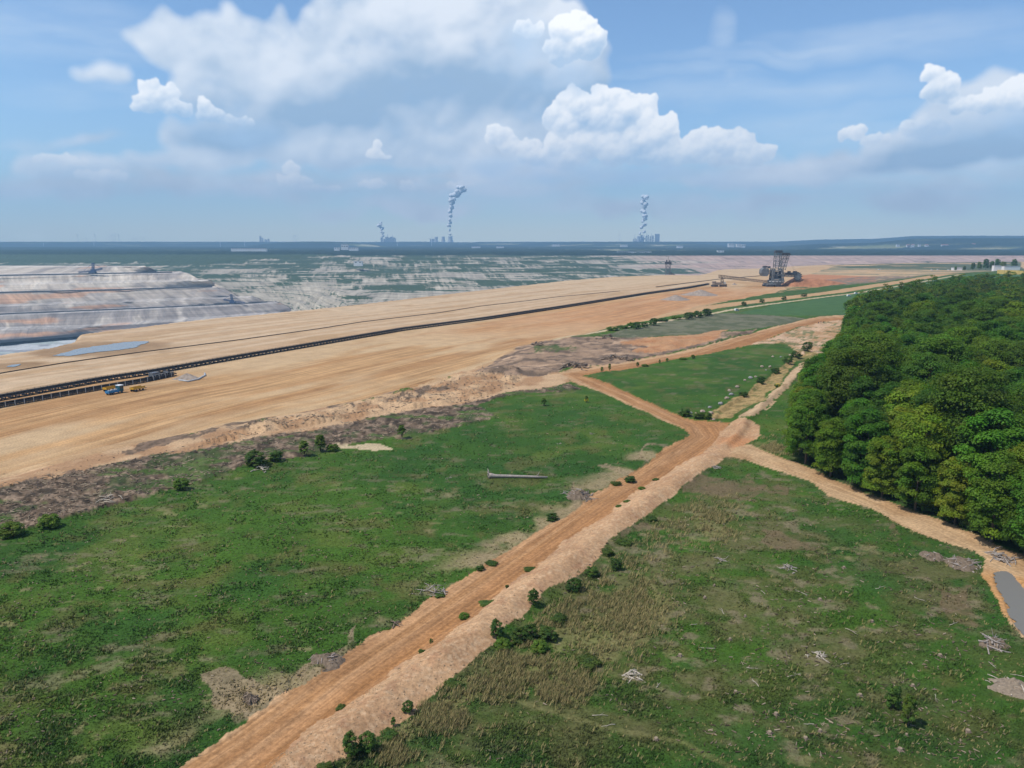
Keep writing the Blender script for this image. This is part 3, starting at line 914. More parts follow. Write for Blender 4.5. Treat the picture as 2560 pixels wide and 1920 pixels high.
    for p in greenpatch_px:
        paint(inpoly(u2, v2, p) * sstep(.34, .56, fin * .5 + mid * .5), lerp(one * alb(84, 104, 52), alb(64, 92, 42), fin), .85)
    tp, _ = polydist(x, y, L_thin)
    m2 = np.abs(tp + n_a * 3) < 2.6; paint(m2, alb(206, 184, 146)); cls[m2] = 3
    m2 = (np.abs(tp - 26 + n_a * 8) < 11) & (y > 560); paint(m2, lerp(one * alb(212, 174, 128), alb(196, 152, 108), mid), .95)
    for cx_, cy_, r1_ in POOLS:
        dpl = np.hypot((x - cx_) / r1_[0], (y - cy_) / r1_[1])
        paint(sstep(1.5, .9, dpl + (mid - .5) * .5) * benchm, alb(150, 118, 84), .7)
    # dirt road with wheel ruts
    m = inpoly(su, sv, road_px)
    rut = fbm(sr / 1.6, ar / 90, 2, 121); rut2 = fbm(sr / 2.2, ar / 80, 2, 123)
    rc = lerp(one * alb(196, 150, 106), alb(184, 136, 90), sstep(.36, .62, rut) * .8)
    rc = lerp(rc, alb(168, 114, 66), sstep(1.0, 4.5, -sr + rut2 * 3 - 1.5) * .55)
    rc = lerp(rc, alb(160, 116, 76), sstep(.54, .68, fbm(sr / 2.2, ar / 14, 4, 125)) * .6)
    rc = lerp(rc, alb(214, 176, 134), sstep(2.6, 4.6, sr + (fin - .5) * 2) * .7)
    rc = lerp(rc, alb(160, 112, 70), sstep(.62, .74, rut) * .35)
    paint(m, rc); cls[m] = 1
    lane[m] = np.c_[sr / .55, ar / 26, np.full(n, .20)][m]
    # gravel berm: pinkish broken stone
    m = inpoly(su, sv, berm_px) & ~m
    gc = lerp(one * alb(208, 166, 124), alb(194, 152, 112), sstep(.4, .64, mid))
    gc = lerp(gc, alb(218, 184, 146), sstep(.5, .8, vf) * .6)
    gc = lerp(gc, alb(170, 124, 92), sstep(.56, .8, fin) * .5)
    gc = lerp(gc, alb(204, 142, 94), (sstep(10, 3, np.hypot(x - JX, y - JY)) * .8))
    paint(m, gc); cls[m] = 2
    m = inpoly(su, sv, ridge_px); er = fbm(al / 1.0, sc / 8, 3, 127)
    keep = (sc > -1.6) | (er > .46)
    paint(m & keep, lerp(one * alb(216, 184, 146), alb(190, 156, 116), er)); cls[m & keep] = 2
    m = inpoly(u, v, trench_px); paint(m, lerp(one * alb(186, 156, 104), alb(146, 126, 80), sstep(.4, .66, fin))); paint(m & (mid > .56), alb(96, 112, 58), .6); cls[m] = 6
    # pale gravel path to the right
    m = inpoly(su, sv, path_px); pr, ap = polydist(x, y, L_path)
    pc = lerp(one * alb(206, 170, 128), alb(190, 152, 110), sstep(.4, .64, mid))
    pc = lerp(pc, alb(180, 142, 102), sstep(.5, .62, fbm(pr / 1.0, ap / 40, 2, 131)) * .6)
    dpd = np.hypot(x - PX_, y - PY_); pc = lerp(pc, alb(202, 146, 86), sstep(13, 8, dpd) * .7)
    paint(m, pc); cls[m] = 3
    lane[m] = np.c_[pr / .7, ap / 30, np.full(n, .13)][m]
    ground_color.lane = lane
    return np.clip(C, 0.004, 0.8), cls


def s_zero(a):
    return a * 0.0


L_thin = pts(thinpath_px, 0.0)
POOLS = [(*at(255, 872, BENCH_Z)[:2], (34, 30)), (*at(34, 914, BENCH_Z)[:2], (12, 12))]
L_trail = pts([(1180, 1740), (1300, 1755), (1400, 1790), (1540, 1830), (1700, 1860), (1900, 1960)], 0)
JX, JY, _ = at(1850, 1105, 0)
PX_, PY_, _ = at(2520, 1490, 0)
# outline of the wood on the ground
FOREST = np.array([(160, 122), (103, 138), (99, 150), (95, 163), (90, 177), (85, 190), (81, 204), (84, 222), (101, 262), (122, 300), (146, 345), (183, 420), (226, 520), (290, 620), (352, 705), (430, 800), (520, 900), (640, 960),
                   (1100, 960), (760, 600), (520, 330), (300, 170)])


def forest_mask(x, y):
    return inpoly(x, y, FOREST)


# ------------------------------------------------------------------ near ground: fields, roads and mine bench as one continuous relief
def build_near():
    rows = []
    vv = 1985.0
    while vv > 1180:
        rows.append(at(1280, vv, 0)[1]); vv -= 3.2
    while rows[-1] < 2650:
        rows.append(rows[-1] * 1.0062)
    rows = np.array(rows)
    ts = np.linspace(-0.80, 0.80, 740)
    Y, T = np.meshgrid(rows, ts, indexing='ij')
    X = T * Y
    nr, nc = Y.shape
    x = X.ravel(); y = Y.ravel()
    z = terrain_z(x, y)
    srim, _ = polydist(x, y, L_rim)
    over = np.clip(srim + (fbm(x / 14, y / 14, 3, 131) - .5) * 8, 0, None)
    z = z - np.minimum(over * 1.1, 70)
    col, cls = ground_color(x, y, z)
    lane = ground_color.lane
    deep = over > 1.5
    col[deep] = alb(178, 150, 118)
    F = grid_faces(nr, nc)
    keep = (srim[F] < 95).all(1)
    F = F[keep]
    fc = np.stack([cls[F[:, i]] for i in range(4)], 1)
    fcls = np.max(fc, 1)
    V = np.stack([x, y, z], 1)
    for name, k in CLS.items():
        f = F[fcls == k]
        if not len(f):
            continue
        idx, inv = np.unique(f.ravel(), return_inverse=True)
        me = mesh_np(name, V[idx], inv.reshape(-1, 4), col[idx], extra={'Lane': lane[idx]})
        link(name, me, M_GROUND, kind='structure')
    return rows


build_near()


def height(x, y):
    a = np.array([float(x)]); b = np.array([float(y)])
    return float(terrain_z(a, b)[0])


# ------------------------------------------------------------------ ground outside the frame
def build_outer():
    """meadow that carries on beside and behind the camera"""
    VV, FF = [], []; n = 0
    def sheet(X, Y, Z):
        nonlocal n
        nr, nc = X.shape
        VV.append(np.c_[X.ravel(), Y.ravel(), Z.ravel()]); FF.append(grid_faces(nr, nc) + n); n += nr * nc
    y_edge = at(1280, 1985, 0)[1]
    ys = np.array([-3000, -1500, -600, -200, -60, 0, 30, 55, y_edge + .3])
    xs = np.array([-4000, -1500, -500, -200, -100, -62, -40, -20, 0, 20, 40, 62, 100, 200, 500, 1500, 4000])
    X, Y = np.meshgrid(xs, ys); sheet(X, Y, np.full(X.shape, -.25))
    for s, y1 in ((1, 2640), (-1, 330)):
        ys = np.geomspace(y_edge, y1, 90)
        Y = np.repeat(ys[:, None], 7, 1)
        X = s * np.stack([.797 * ys, .86 * ys + 4, 1.0 * ys + 20, 1.3 * ys + 80, 1.8 * ys + 300, 2.5 * ys + 900, 2.5 * ys + 3600], 1)
        z0 = terrain_z(X.ravel(), Y.ravel(), False).reshape(X.shape) - .12
        sheet(X, Y, z0)
    V = np.concatenate(VV); F = np.concatenate(FF)
    C = np.tile(alb(54, 78, 38), (len(V), 1)) * (.75 + .5 * fbm(V[:, 0] / 30, V[:, 1] / 30, 3, 5))[:, None]
    link('ground', mesh_np('ground', V, F, C), M_GROUND, kind='structure')


build_outer()


# ------------------------------------------------------------------ the pit: floor, spoil terraces, far slope
def build_floor():
    ys = np.geomspace(330, 2700, 120); ts = np.linspace(-.85, .85, 260)
    Y, T = np.meshgrid(ys, ts, indexing='ij'); x = (T * Y).ravel(); y = Y.ravel()
    z = -215 + (fbm(x / 60, y / 60, 3, 201) - .5) * 4
    base = np.tile(alb(206, 206, 202), (len(x), 1))
    st = fbm(x / 220 + y / 300, y / 26, 3, 203)
    base = base + (alb(176, 184, 176) - base) * sstep(.5, .66, st)[:, None]
    base = base + (alb(150, 148, 152) - base) * sstep(.60, .70, fbm(x / 90, y / 40, 3, 205))[:, None]
    link('pit_floor', mesh_np('pit_floor', np.c_[x, y, z], grid_faces(*Y.shape), base), M_PIT, kind='structure')


build_floor()

DUMP = [  # distance straight ahead on the left, right-hand end, line in the photograph
    (2080, 9999, [(-400, 905), (0, 853), (205, 836), (420, 826), (800, 810), (1100, 800)]),
    (2180, 1000, [(-400, 850), (0, 823), (200, 818), (420, 804), (700, 783), (1100, 760)]),
    (2200, 1000, [(-400, 847), (0, 820), (200, 815), (420, 801), (700, 780), (1100, 757)]),
    (2265, 700, [(-400, 806), (0, 788), (350, 773), (660, 758), (800, 750), (1100, 740)]),
    (2310, 690, [(-400, 801), (0, 783), (350, 769), (660, 754), (800, 746), (1100, 736)]),
    (2360, 640, [(-400, 776), (0, 765), (330, 755), (660, 741), (1100, 726)]),
    (2385, 630, [(-400, 773), (0, 762), (330, 752), (660, 738), (1100, 723)]),
    (2440, 542, [(-400, 742), (0, 733), (300, 726), (540, 718), (1100, 703)]),
    (2475, 536, [(-400, 738), (0, 729), (300, 722), (540, 714), (1100, 699)]),
    (2520, 525, [(-400, 718), (0, 711), (530, 701), (1100, 691)]),
    (2540, 518, [(-400, 715), (0, 708.5), (530, 698.5), (1100, 688)]),
    (2590, 466, [(-400, 697), (0, 691), (380, 684), (465, 682), (1100, 672)]),
    (2650, 450, [(-400, 692), (0, 686), (380, 679), (465, 677), (1100, 667)]),
    (2900, 372, [(-400, 669), (0, 667), (250, 667), (380, 668), (1100, 675)]),
    (2990, 360, [(-400, 666), (0, 664), (250, 664), (380, 665), (1100, 671)]),
    (3100, 350, [(-400, 672), (0, 672), (250, 672), (380, 673), (1100, 680)]),
]
DUMP = [(CAM_H - (np.interp(0, [q[0] for q in ln], [q[1] for q in ln]) - HORIZON) * d / FPX, ue, ln) for d, ue, ln in DUMP]


def dump_rows(us):
    rowsv, rowsz = [], []
    for k, (z, ue, line) in enumerate(DUMP):
        px = np.array(line, float)
        v = np.interp(us, px[:, 0], px[:, 1])
        zz = np.full(us.shape, float(z))
        if k:
            past = np.clip(us - ue, 0, None)
            pv, pz = rowsv[-1], rowsz[-1]
            fr = np.clip(past * 0.55 / np.maximum(pv - v, 0.6), 0, 1)
            v = v + (pv - v) * fr; zz = zz + (pz - zz) * fr
        rowsv.append(v); rowsz.append(zz)
    return rowsv, rowsz


def build_dump():
    us = np.linspace(-420, 1080, 420)
    rv, rz = dump_rows(us)
    VX, VY, VZ, FF = [], [], [], []
    for k in range(len(rv) - 1):
        nsub = 2 if abs(DUMP[k + 1][0] - DUMP[k][0]) < 5.5 else 9
        for s in range(nsub):
            f = s / nsub
            v = rv[k] + (rv[k + 1] - rv[k]) * f; z = rz[k] + (rz[k + 1] - rz[k]) * f
            P = np.array([at(a, b, c) for a, b, c in zip(us, v, z)])
            VX.append(P[:, 0]); VY.append(P[:, 1]); VZ.append(P[:, 2]); FF.append(np.full(us.shape, k + f))
    x, y, z, kf = (np.array(a) for a in (VX, VY, VZ, FF))
    nr, nc = x.shape
    x, y, z, kf = x.ravel(), y.ravel(), z.ravel(), kf.ravel()
    slope = ((kf % 1) > 0)
    # rills and slumped cones on the tipped faces
    y = y + slope * (fbm(x / 45 + z / 30, z / 60, 3, 211) - .5) * 26 + (fbm(x / 160, z / 30, 3, 212) - .5) * 18 * (kf > .5)
    z = z + slope * (fbm(x / 30, z / 20, 3, 213) - .5) * 4
    one = np.ones((len(x), 1))
    def lerp(a, b, t): return a + (b - a) * np.clip(t, 0, 1)[:, None]
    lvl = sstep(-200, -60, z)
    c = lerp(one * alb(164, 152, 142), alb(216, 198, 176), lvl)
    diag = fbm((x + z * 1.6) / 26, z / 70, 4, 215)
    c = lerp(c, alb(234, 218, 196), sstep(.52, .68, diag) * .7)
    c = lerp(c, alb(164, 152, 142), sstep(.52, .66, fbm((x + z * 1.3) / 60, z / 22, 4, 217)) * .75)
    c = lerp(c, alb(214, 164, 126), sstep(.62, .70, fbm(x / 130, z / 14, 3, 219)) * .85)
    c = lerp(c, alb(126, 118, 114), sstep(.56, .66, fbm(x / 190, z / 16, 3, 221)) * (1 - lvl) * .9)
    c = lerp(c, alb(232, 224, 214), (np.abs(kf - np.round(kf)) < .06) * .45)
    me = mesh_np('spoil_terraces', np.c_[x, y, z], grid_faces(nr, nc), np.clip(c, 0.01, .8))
    link('spoil_terraces', me, M_TIP, kind='structure')


build_dump()


def slope_z(x, y):
    d = np.hypot(x, y * 1.0)
    d = y
    zb = np.where(d < 4600, -20 - 0.05 * (4600 - d), -20)
    wob = (fbm(x / 500, y / 500, 3, 231) - .5) * 22 + (fbm(x / 90, y / 90, 3, 232) - .5) * 5
    zz = zb + wob
    step = 13.0
    q = zz / step
    fr = q - np.floor(q)
    st = (np.floor(q) + sstep(.55, .95, fr)) * step
    zz = zz - 95 * sstep(-.20, -.34, x / np.maximum(y, 1)) * sstep(3400, 2950, d)
    q = zz / step
    fr = q - np.floor(q)
    st = (np.floor(q) + sstep(.55, .95, fr)) * step
    fade = sstep(4600, 4500, d)
    return np.where(d < 4620, zb * (1 - fade) + (st * .9 + zz * .1) * fade, zb), q, fr


def build_slope():
    ys = np.linspace(1900, 4700, 300); ts = np.linspace(-.82, .82, 900)
    Y, T = np.meshgrid(ys, ts, indexing='ij'); x = (T * Y).ravel(); y = Y.ravel()
    z, q, fr = slope_z(x, y)
    u, v = project(x, y, z)
    one = np.ones((len(x), 1))
    def lerp(a, b, t): return a + (b - a) * np.clip(t, 0, 1)[:, None]
    lvl = np.floor(q)
    cellx = x / 70 + lvl * 3.7
    cell = hash2(np.floor(cellx), lvl, 241); cell2 = hash2(np.floor(x / 26), np.floor(q * 2), 243)
    n1 = fbm(x / 260, y / 130, 4, 245); n2 = fbm(x / 34, y / 20, 3, 247); n3 = fbm(x / 12, z / 5, 2, 249)
    green = lerp(one * alb(56, 76, 38), alb(84, 98, 54), n2)
    pale = lerp(one * alb(202, 190, 168), alb(166, 154, 134), n2 * 1.3 - .2)
    face = (fr > .5)
    w = 0.19 + 0.36 * sstep(.38, .6, n1) + 0.0
    wood = sstep(0, 1, (np.interp(u, [-500, 0, 300, 520, 640, 900, 1150, 1400], [662, 658, 660, 664, 650, 638, 633, 631]) - v) / 5 + (n2 - .5) * 1.2)
    w = w - wood * 1.1
    bare = sstep(1560, 1800, u + (n1 - .5) * 300)
    w = w + bare * .95
    c = lerp(pale, lerp(one * alb(212, 182, 162), alb(188, 156, 138), n2), bare)
    low = sstep(-96, -120, z) * (1 - bare)
    w = w + low * .35
    scrub = np.c_[w, q, bare]
    z = z + wood * (fbm(x / 14, y / 14, 2, 257)) * 9
    link('pit_slope', mesh_np('pit_slope', np.c_[x, y, z], grid_faces(*Y.shape), np.clip(c, .008, .8), extra={'Scrub': scrub}), M_SLOPE, kind='structure')


build_slope()


# ------------------------------------------------------------------ far plain and hills
def far_z(x, y):
    d = np.hypot(x, y)
    z = -20 + (fbm(x / 1800, y / 1800, 3, 261) - .5) * 14 * sstep(4700, 7000, d)
    az = x / np.maximum(y, 1)
    def hill(c, w, h, d0, d1):
        return h * np.clip(1 - ((az - c) / w) ** 2, 0, 1) ** 0.8 * sstep(d0, d0 + 900, d) * (1 - sstep(d1, d1 + 1500, d))
    z = z + hill(-0.245, .085, 66, 10500, 12500) + hill(0.06, .20, 40, 11500, 13000) + hill(0.17, .1, 34, 10500, 12500)
    ramp = h_ramp(az)
    z = z + ramp * sstep(8200, 9400, d) + 62 * sstep(12500, 15500, d)
    return z


def h_ramp(az):
    return np.interp(az, [.33, .38, .45, .50, .56, .7, .9], [0, 34, 52, 98, 102, 96, 90])


def build_far():
    ys = np.geomspace(4640, 15800, 190); ts = np.linspace(-.84, .84, 640)
    Y, T = np.meshgrid(ys, ts, indexing='ij'); x = (T * Y).ravel(); y = Y.ravel()
    z = far_z(x, y)
    wood = sstep(.40, .5, fbm(x / 900, y / 420, 4, 271) + .12 * sstep(7000, 4700, y) + .10)
    z = z + wood * (8 + 9 * vnoise(x / 18, y / 60, 273)) * sstep(4650, 4720, y)
    one = np.ones((len(x), 1))
    def lerp(a, b, t): return a + (b - a) * np.clip(t, 0, 1)[:, None]
    n2 = fbm(x / 60, y / 60, 3, 275)
    fields = lerp(one * alb(120, 132, 78), alb(170, 160, 112), (hash2(np.floor(x / 320), np.floor(y / 240), 277)))
    fields = lerp(fields, alb(198, 190, 150), (hash2(np.floor(x / 260), np.floor(y / 300), 279) > .86).astype(float))
    c = lerp(fields, lerp(one * alb(26, 46, 28), alb(42, 62, 36), n2), wood)
    hillw = sstep(10, 40, z)
    c = lerp(c, lerp(one * alb(26, 46, 28), alb(44, 64, 40), n2), hillw * .85)
    link('far_plain', mesh_np('far_plain', np.c_[x, y, z], grid_faces(*Y.shape), np.clip(c, .006, .8)), M_FAR, kind='structure')


build_far()


# ------------------------------------------------------------------ haze
def build_haze():
    m = bpy.data.materials.new('haze'); m.use_nodes = True
    t = NT(m.node_tree); t.n.clear()
    out = t.new('ShaderNodeOutputMaterial')
    pv = t.new('ShaderNodeVolumePrincipled')
    pv.inputs['Color'].default_value = (0.40, 0.69, 1.0, 1)
    pv.inputs['Density'].default_value = 8.5e-5
    t.l.new(pv.outputs[0], out.inputs['Volume'])
    try:
        m.volume_sampling = 'MULTIPLE_IMPORTANCE'
    except Exception:
        pass
    lo, hi = (-17500, -3200, -260), (17500, 16400, 1060)
    V = [(a, b, c) for c in (lo[2], hi[2]) for b in (lo[1], hi[1]) for a in (lo[0], hi[0])]
    F = [(0, 2, 3, 1), (4, 5, 7, 6), (0, 1, 5, 4), (2, 6, 7, 3), (0, 4, 6, 2), (1, 3, 7, 5)]
    me = bpy.data.meshes.new('haze'); me.from_pydata(V, [], F)
    link('haze', me, m, kind='stuff', label='pale blue summer haze over the whole mine')


build_haze()


# ------------------------------------------------------------------ small builders
class MB:
    """collects boxes, tubes and leaf faces into one mesh"""
    def __init__(self):
        self.V = []; self.F = []; self.C = []; self.n = 0

    def add(self, V, F, col=None):
        V = np.asarray(V, float)
        self.V.append(V)
        self.F += [tuple(int(i) + self.n for i in f) for f in F]
        self.C.append(np.tile(np.asarray(col if col is not None else (.5, .5, .5), float), (len(V), 1)))
        self.n += len(V)
        return self

    def box(self, c, s, rz=0.0, col=None, taper=1.0):
        h = np.array(s, float) / 2
        P = np.array([(sx * h[0] * (taper if sz > 0 else 1), sy * h[1] * (taper if sz > 0 else 1), sz * h[2]) for sz in (-1, 1) for sy in (-1, 1) for sx in (-1, 1)])
        ca, sa = math.cos(rz), math.sin(rz)
        P = np.c_[P[:, 0] * ca - P[:, 1] * sa, P[:, 0] * sa + P[:, 1] * ca, P[:, 2]] + np.array(c, float)
        return self.add(P, [(0, 2, 3, 1), (4, 5, 7, 6), (0, 1, 5, 4), (2, 6, 7, 3), (0, 4, 6, 2), (1, 3, 7, 5)], col)

    def tube(self, P, r, sides=6, col=None, caps=True):
        P = np.asarray(P, float); m = len(P)
        r = np.broadcast_to(np.asarray(r, float), (m,))
        rings = []
        prev = None
        for i in range(m):
            d = P[min(i + 1, m - 1)] - P[max(i - 1, 0)]
            d = d / (np.linalg.norm(d) + 1e-9)
            ref = np.array((0, 0, 1.0)) if abs(d[2]) < .9 else np.array((1.0, 0, 0))
            a = np.cross(d, ref); a /= np.linalg.norm(a); b = np.cross(d, a)
            th = np.arange(sides) * 2 * math.pi / sides
            rings.append(P[i] + r[i] * (np.cos(th)[:, None] * a + np.sin(th)[:, None] * b))
        F = []
        for i in range(m - 1):
            for k in range(sides):
                k2 = (k + 1) % sides
                F.append((i * sides + k, i * sides + k2, (i + 1) * sides + k2, (i + 1) * sides + k))
        if caps:
            F.append(tuple(range(sides - 1, -1, -1))); F.append(tuple((m - 1) * sides + k for k in range(sides)))
        return self.add(np.concatenate(rings), F, col)

    def bar(self, a, b, w, col=None):
        return self.tube([a, b], w * .6, 4, col)

    def disc(self, c, r, axis='z', h=1.0, sides=16, col=None):
        c = np.array(c, float)
        d = {'x': (1, 0, 0), 'y': (0, 1, 0), 'z': (0, 0, 1)}[axis]
        d = np.array(d) * h / 2
        return self.tube([c - d, c + d], r, sides, col)

    def ball(self, c, r, sub=1, squash=(1, 1, 1), jitter=0.0, col=None, seed=0):
        bm = bmesh.new(); bmesh.ops.create_icosphere(bm, subdivisions=sub, radius=1.0)
        V = np.array([v.co[:] for v in bm.verts]); F = [[v.index for v in f.verts] for f in bm.faces]; bm.free()
        rg = np.random.default_rng(seed)
        V = V * (1 + (rg.random((len(V), 1)) - .5) * 2 * jitter) * np.array(squash) * r + np.array(c)
        return self.add(V, F, col)

    def lumpy(self, rad_x, rad_y, hgt, seed, n=34):
        """low irregular mound of clods"""
        rg = np.random.default_rng(seed)
        g = np.linspace(-1, 1, n)
        X, Y = np.meshgrid(g, g, indexing='ij')
        X = X.ravel(); Y = Y.ravel()
        d = np.hypot(X, Y) + (fbm(X * 2 + seed, Y * 2, 3, seed) - .5) * .7
        Z = hgt * np.clip(1 - d, 0, 1) ** .8 * (.55 + .9 * fbm(X * 6, Y * 6, 3, seed + 3)) - .12
        V = np.c_[X * rad_x, Y * rad_y, Z]
        F = grid_faces(n, n)
        F = F[(Z[F] > -.11).any(1)]
        return self.add(V, F.tolist())

    def mesh(self, name, smooth=False, colattr=False):
        me = bpy.data.meshes.new(name)
        V = np.concatenate(self.V)
        me.from_pydata(V.tolist(), [], self.F)
        if smooth:
            me.polygons.foreach_set('use_smooth', np.ones(len(me.polygons), bool))
        if colattr:
            ca = me.color_attributes.new('Col', 'FLOAT_COLOR', 'POINT')
            ca.data.foreach_set('color', np.c_[np.concatenate(self.C), np.ones(len(V))].astype(np.float32).ravel())
        return me

    def build(self, name, mat, parent=None, smooth=False, **props):
        return link(name, self.mesh(name, smooth), mat, parent, **props)


def leaves_np(P, N, size, col, rg):
    """leaf quads at points P facing roughly N; returns V (4n), F, colours"""
    n = len(P)
    N = N / (np.linalg.norm(N, axis=1, keepdims=True) + 1e-9)
    t = rg.normal(size=(n, 3)); t -= N * (t * N).sum(1, keepdims=True); t /= np.linalg.norm(t, axis=1, keepdims=True) + 1e-9
    b = np.cross(N, t)
    s = np.broadcast_to(np.asarray(size, float), (n,))[:, None]
    V = np.empty((n, 4, 3))
    V[:, 0] = P - t * s * .5; V[:, 1] = P + b * s * .36 + N * s * .08; V[:, 2] = P + t * s * .5; V[:, 3] = P - b * s * .36 + N * s * .08
    F = np.arange(4 * n).reshape(n, 4)
    C = np.repeat(col, 4, axis=0)
    return V.reshape(-1, 3), F, C


def crown_np(R_, h0, h1, nclump, nleaf, size, rg, col=(.045, .085, .018), skirt=False):
    """leaf clumps through the volume of a broad crown between heights h0 and h1"""
    cz, hz = (h0 + h1) / 2, (h1 - h0) / 2
    Ps, Ns, Cs = [], [], []
    lop = rg.uniform(.75, 1.25, 8)
    for i in range(nclump):
        th = rg.uniform(0, 2 * math.pi)
        w = rg.uniform(-.85, 1.0)
        rad = math.sqrt(max(0, 1 - w * w)) ** .55
        if skirt and w < 0:
            rad = 1.0
        k = rg.uniform(.45, 1.0) ** .5 * lop[int(th / (2 * math.pi) * 8) % 8]
        c = np.array((math.cos(th) * rad * R_ * k * .82, math.sin(th) * rad * R_ * k * .82, cz + w * hz * .86 * rg.uniform(.8, 1.05)))
        rc = R_ * rg.uniform(.20, .38)
        d = rg.normal(size=(nleaf, 3)); d /= np.linalg.norm(d, axis=1, keepdims=True)
        d[:, 2] = np.where(d[:, 2] < -.3, -d[:, 2], d[:, 2])
        P = c + d * rc * (rg.random((nleaf, 1)) ** .35) * np.array((1.15, 1.15, .75))
        out = P - np.array((0, 0, cz - hz * .4))
        out /= np.linalg.norm(out, axis=1, keepdims=True)
        N = d * .75 + out * .35 + np.array((0, 0, .45)) + rg.normal(size=(nleaf, 3)) * .35
        cc = np.array(col) * rg.uniform(.78, 1.28) * np.array((rg.uniform(.85, 1.25), 1, rg.uniform(.8, 1.2)))
        Ps.append(P); Ns.append(N); Cs.append(cc * rg.uniform(.8, 1.2, (nleaf, 1)))
    P = np.concatenate(Ps); N = np.concatenate(Ns); C = np.concatenate(Cs)
    return leaves_np(P, N, size * rg.uniform(.7, 1.3, len(P)), C, rg)


M_BARK = mat_plain('bark', (0.10, 0.08, 0.06), 0.9, var=.4, scale=4)
M_WOOD = mat_plain('weathered_wood', (0.33, 0.28, 0.24), 0.85, var=.35, scale=2.5)
M_WOODDARK = mat_plain('dark_roots', (0.20, 0.15, 0.11), 0.9, var=.4, scale=2.5)
M_WOODPALE = mat_plain('pale_wood', (0.48, 0.41, 0.32), 0.85, var=.25, scale=3)
M_SOIL = mat_plain('bare_soil', (0.17, 0.125, 0.085), 0.95, var=.4, scale=1.5)


# ------------------------------------------------------------------ the wood
def trunk_mesh(h, R_, rg, name='trunk', r0=.38):
    mb = MB()
    top = np.array((rg.uniform(-.6, .6), rg.uniform(-.6, .6), h * .8))
    mb.tube([(0, 0, -.3), top * .3 + np.array((.1, 0, 0)), top * .65, top], [r0, r0 * .75, r0 * .45, r0 * .12], 7)
    for i in range(7):
        f = rg.uniform(.3, .85)
        a = rg.uniform(0, 6.28)
        s = top * f
        e = s + np.array((math.cos(a) * R_ * .7, math.sin(a) * R_ * .7, h * rg.uniform(.08, .2)))
        mb.tube([s, (s + e) / 2 + np.array((0, 0, -.3)), e], [r0 * .38, r0 * .25, r0 * .08], 5)
    return mb.mesh(name, True)


TREE_KINDS = []
for k, (h, rr, h0, tintc) in enumerate([(24, 6.6, 9, (.092, .190, .013)), (25, 6.0, 9, (.056, .150, .016)), (23, 7.0, 9, (.125, .200, .013)), (23, 6.0, .3, (.074, .180, .014)), (20, 5.6, .2, (.094, .200, .014)), (25, 7.2, 9, (.068, .155, .014)), (18, 5.0, .2, (.140, .220, .016))]):
    rg = np.random.default_rng(300 + k)
    V, F, C = crown_np(rr, h0, h, 96 if h0 > 2 else 120, 210, .48, rg, tintc, skirt=h0 < 2)
    cm = mesh_np('crown', V, F, C, smooth=False); cm.materials.append(M_LEAF)
    tm = trunk_mesh(h, rr, rg); tm.materials.append(M_BARK)
    TREE_KINDS.append((h, rr, cm, tm))


def place_tree(kind, x, y, z, s, rz, label, group='trees of the wood', name='broadleaf_tree'):
    h, rr, cm, tm = TREE_KINDS[kind]
    r = root(name, (x, y, z), rz, label, 'tree', group)
    r.scale = (s * random.uniform(.92, 1.08), s * random.uniform(.92, 1.08), s)
    link('crown', cm, None, r); link('trunk', tm, None, r)
    return r


def resample(P, step):
    P = np.asarray(P, float)
    seg = np.r_[0, np.cumsum(np.hypot(*np.diff(P, axis=0).T))]
    s = np.arange(0, seg[-1], step)
    return np.c_[np.interp(s, seg, P[:, 0]), np.interp(s, seg, P[:, 1])]


BUSH = []
for k, (w_, h_, c_) in enumerate([(1.0, 1.0, (.085, .170, .022)), (1.0, 1.35, (.060, .130, .024)), (1.15, .8, (.080, .150, .028)), (.75, 1.5, (.095, .180, .026))]):
    rg = np.random.default_rng(500 + k)
    V, F, C = crown_np(.62 * w_, -.05, h_, 40, 60, .12, rg, c_, skirt=True)
    cm = mesh_np('foliage', V, F, C, smooth=False); cm.materials.append(M_LEAF)
    mb = MB()
    for i in range(5):
        a = i * 1.3
        mb.tube([(0, 0, -.05), (math.cos(a) * .12, math.sin(a) * .12, .35 * h_), (math.cos(a) * .3, math.sin(a) * .3, .8 * h_)], [.03, .02, .006], 5)
    sm = mb.mesh('stem', True); sm.materials.append(M_BARK)
    BUSH.append((cm, sm))


def nth(k):
    return '%d%s' % (k, 'th' if 10 < k % 100 < 14 else {1: 'st', 2: 'nd', 3: 'rd'}.get(k % 10, 'th'))


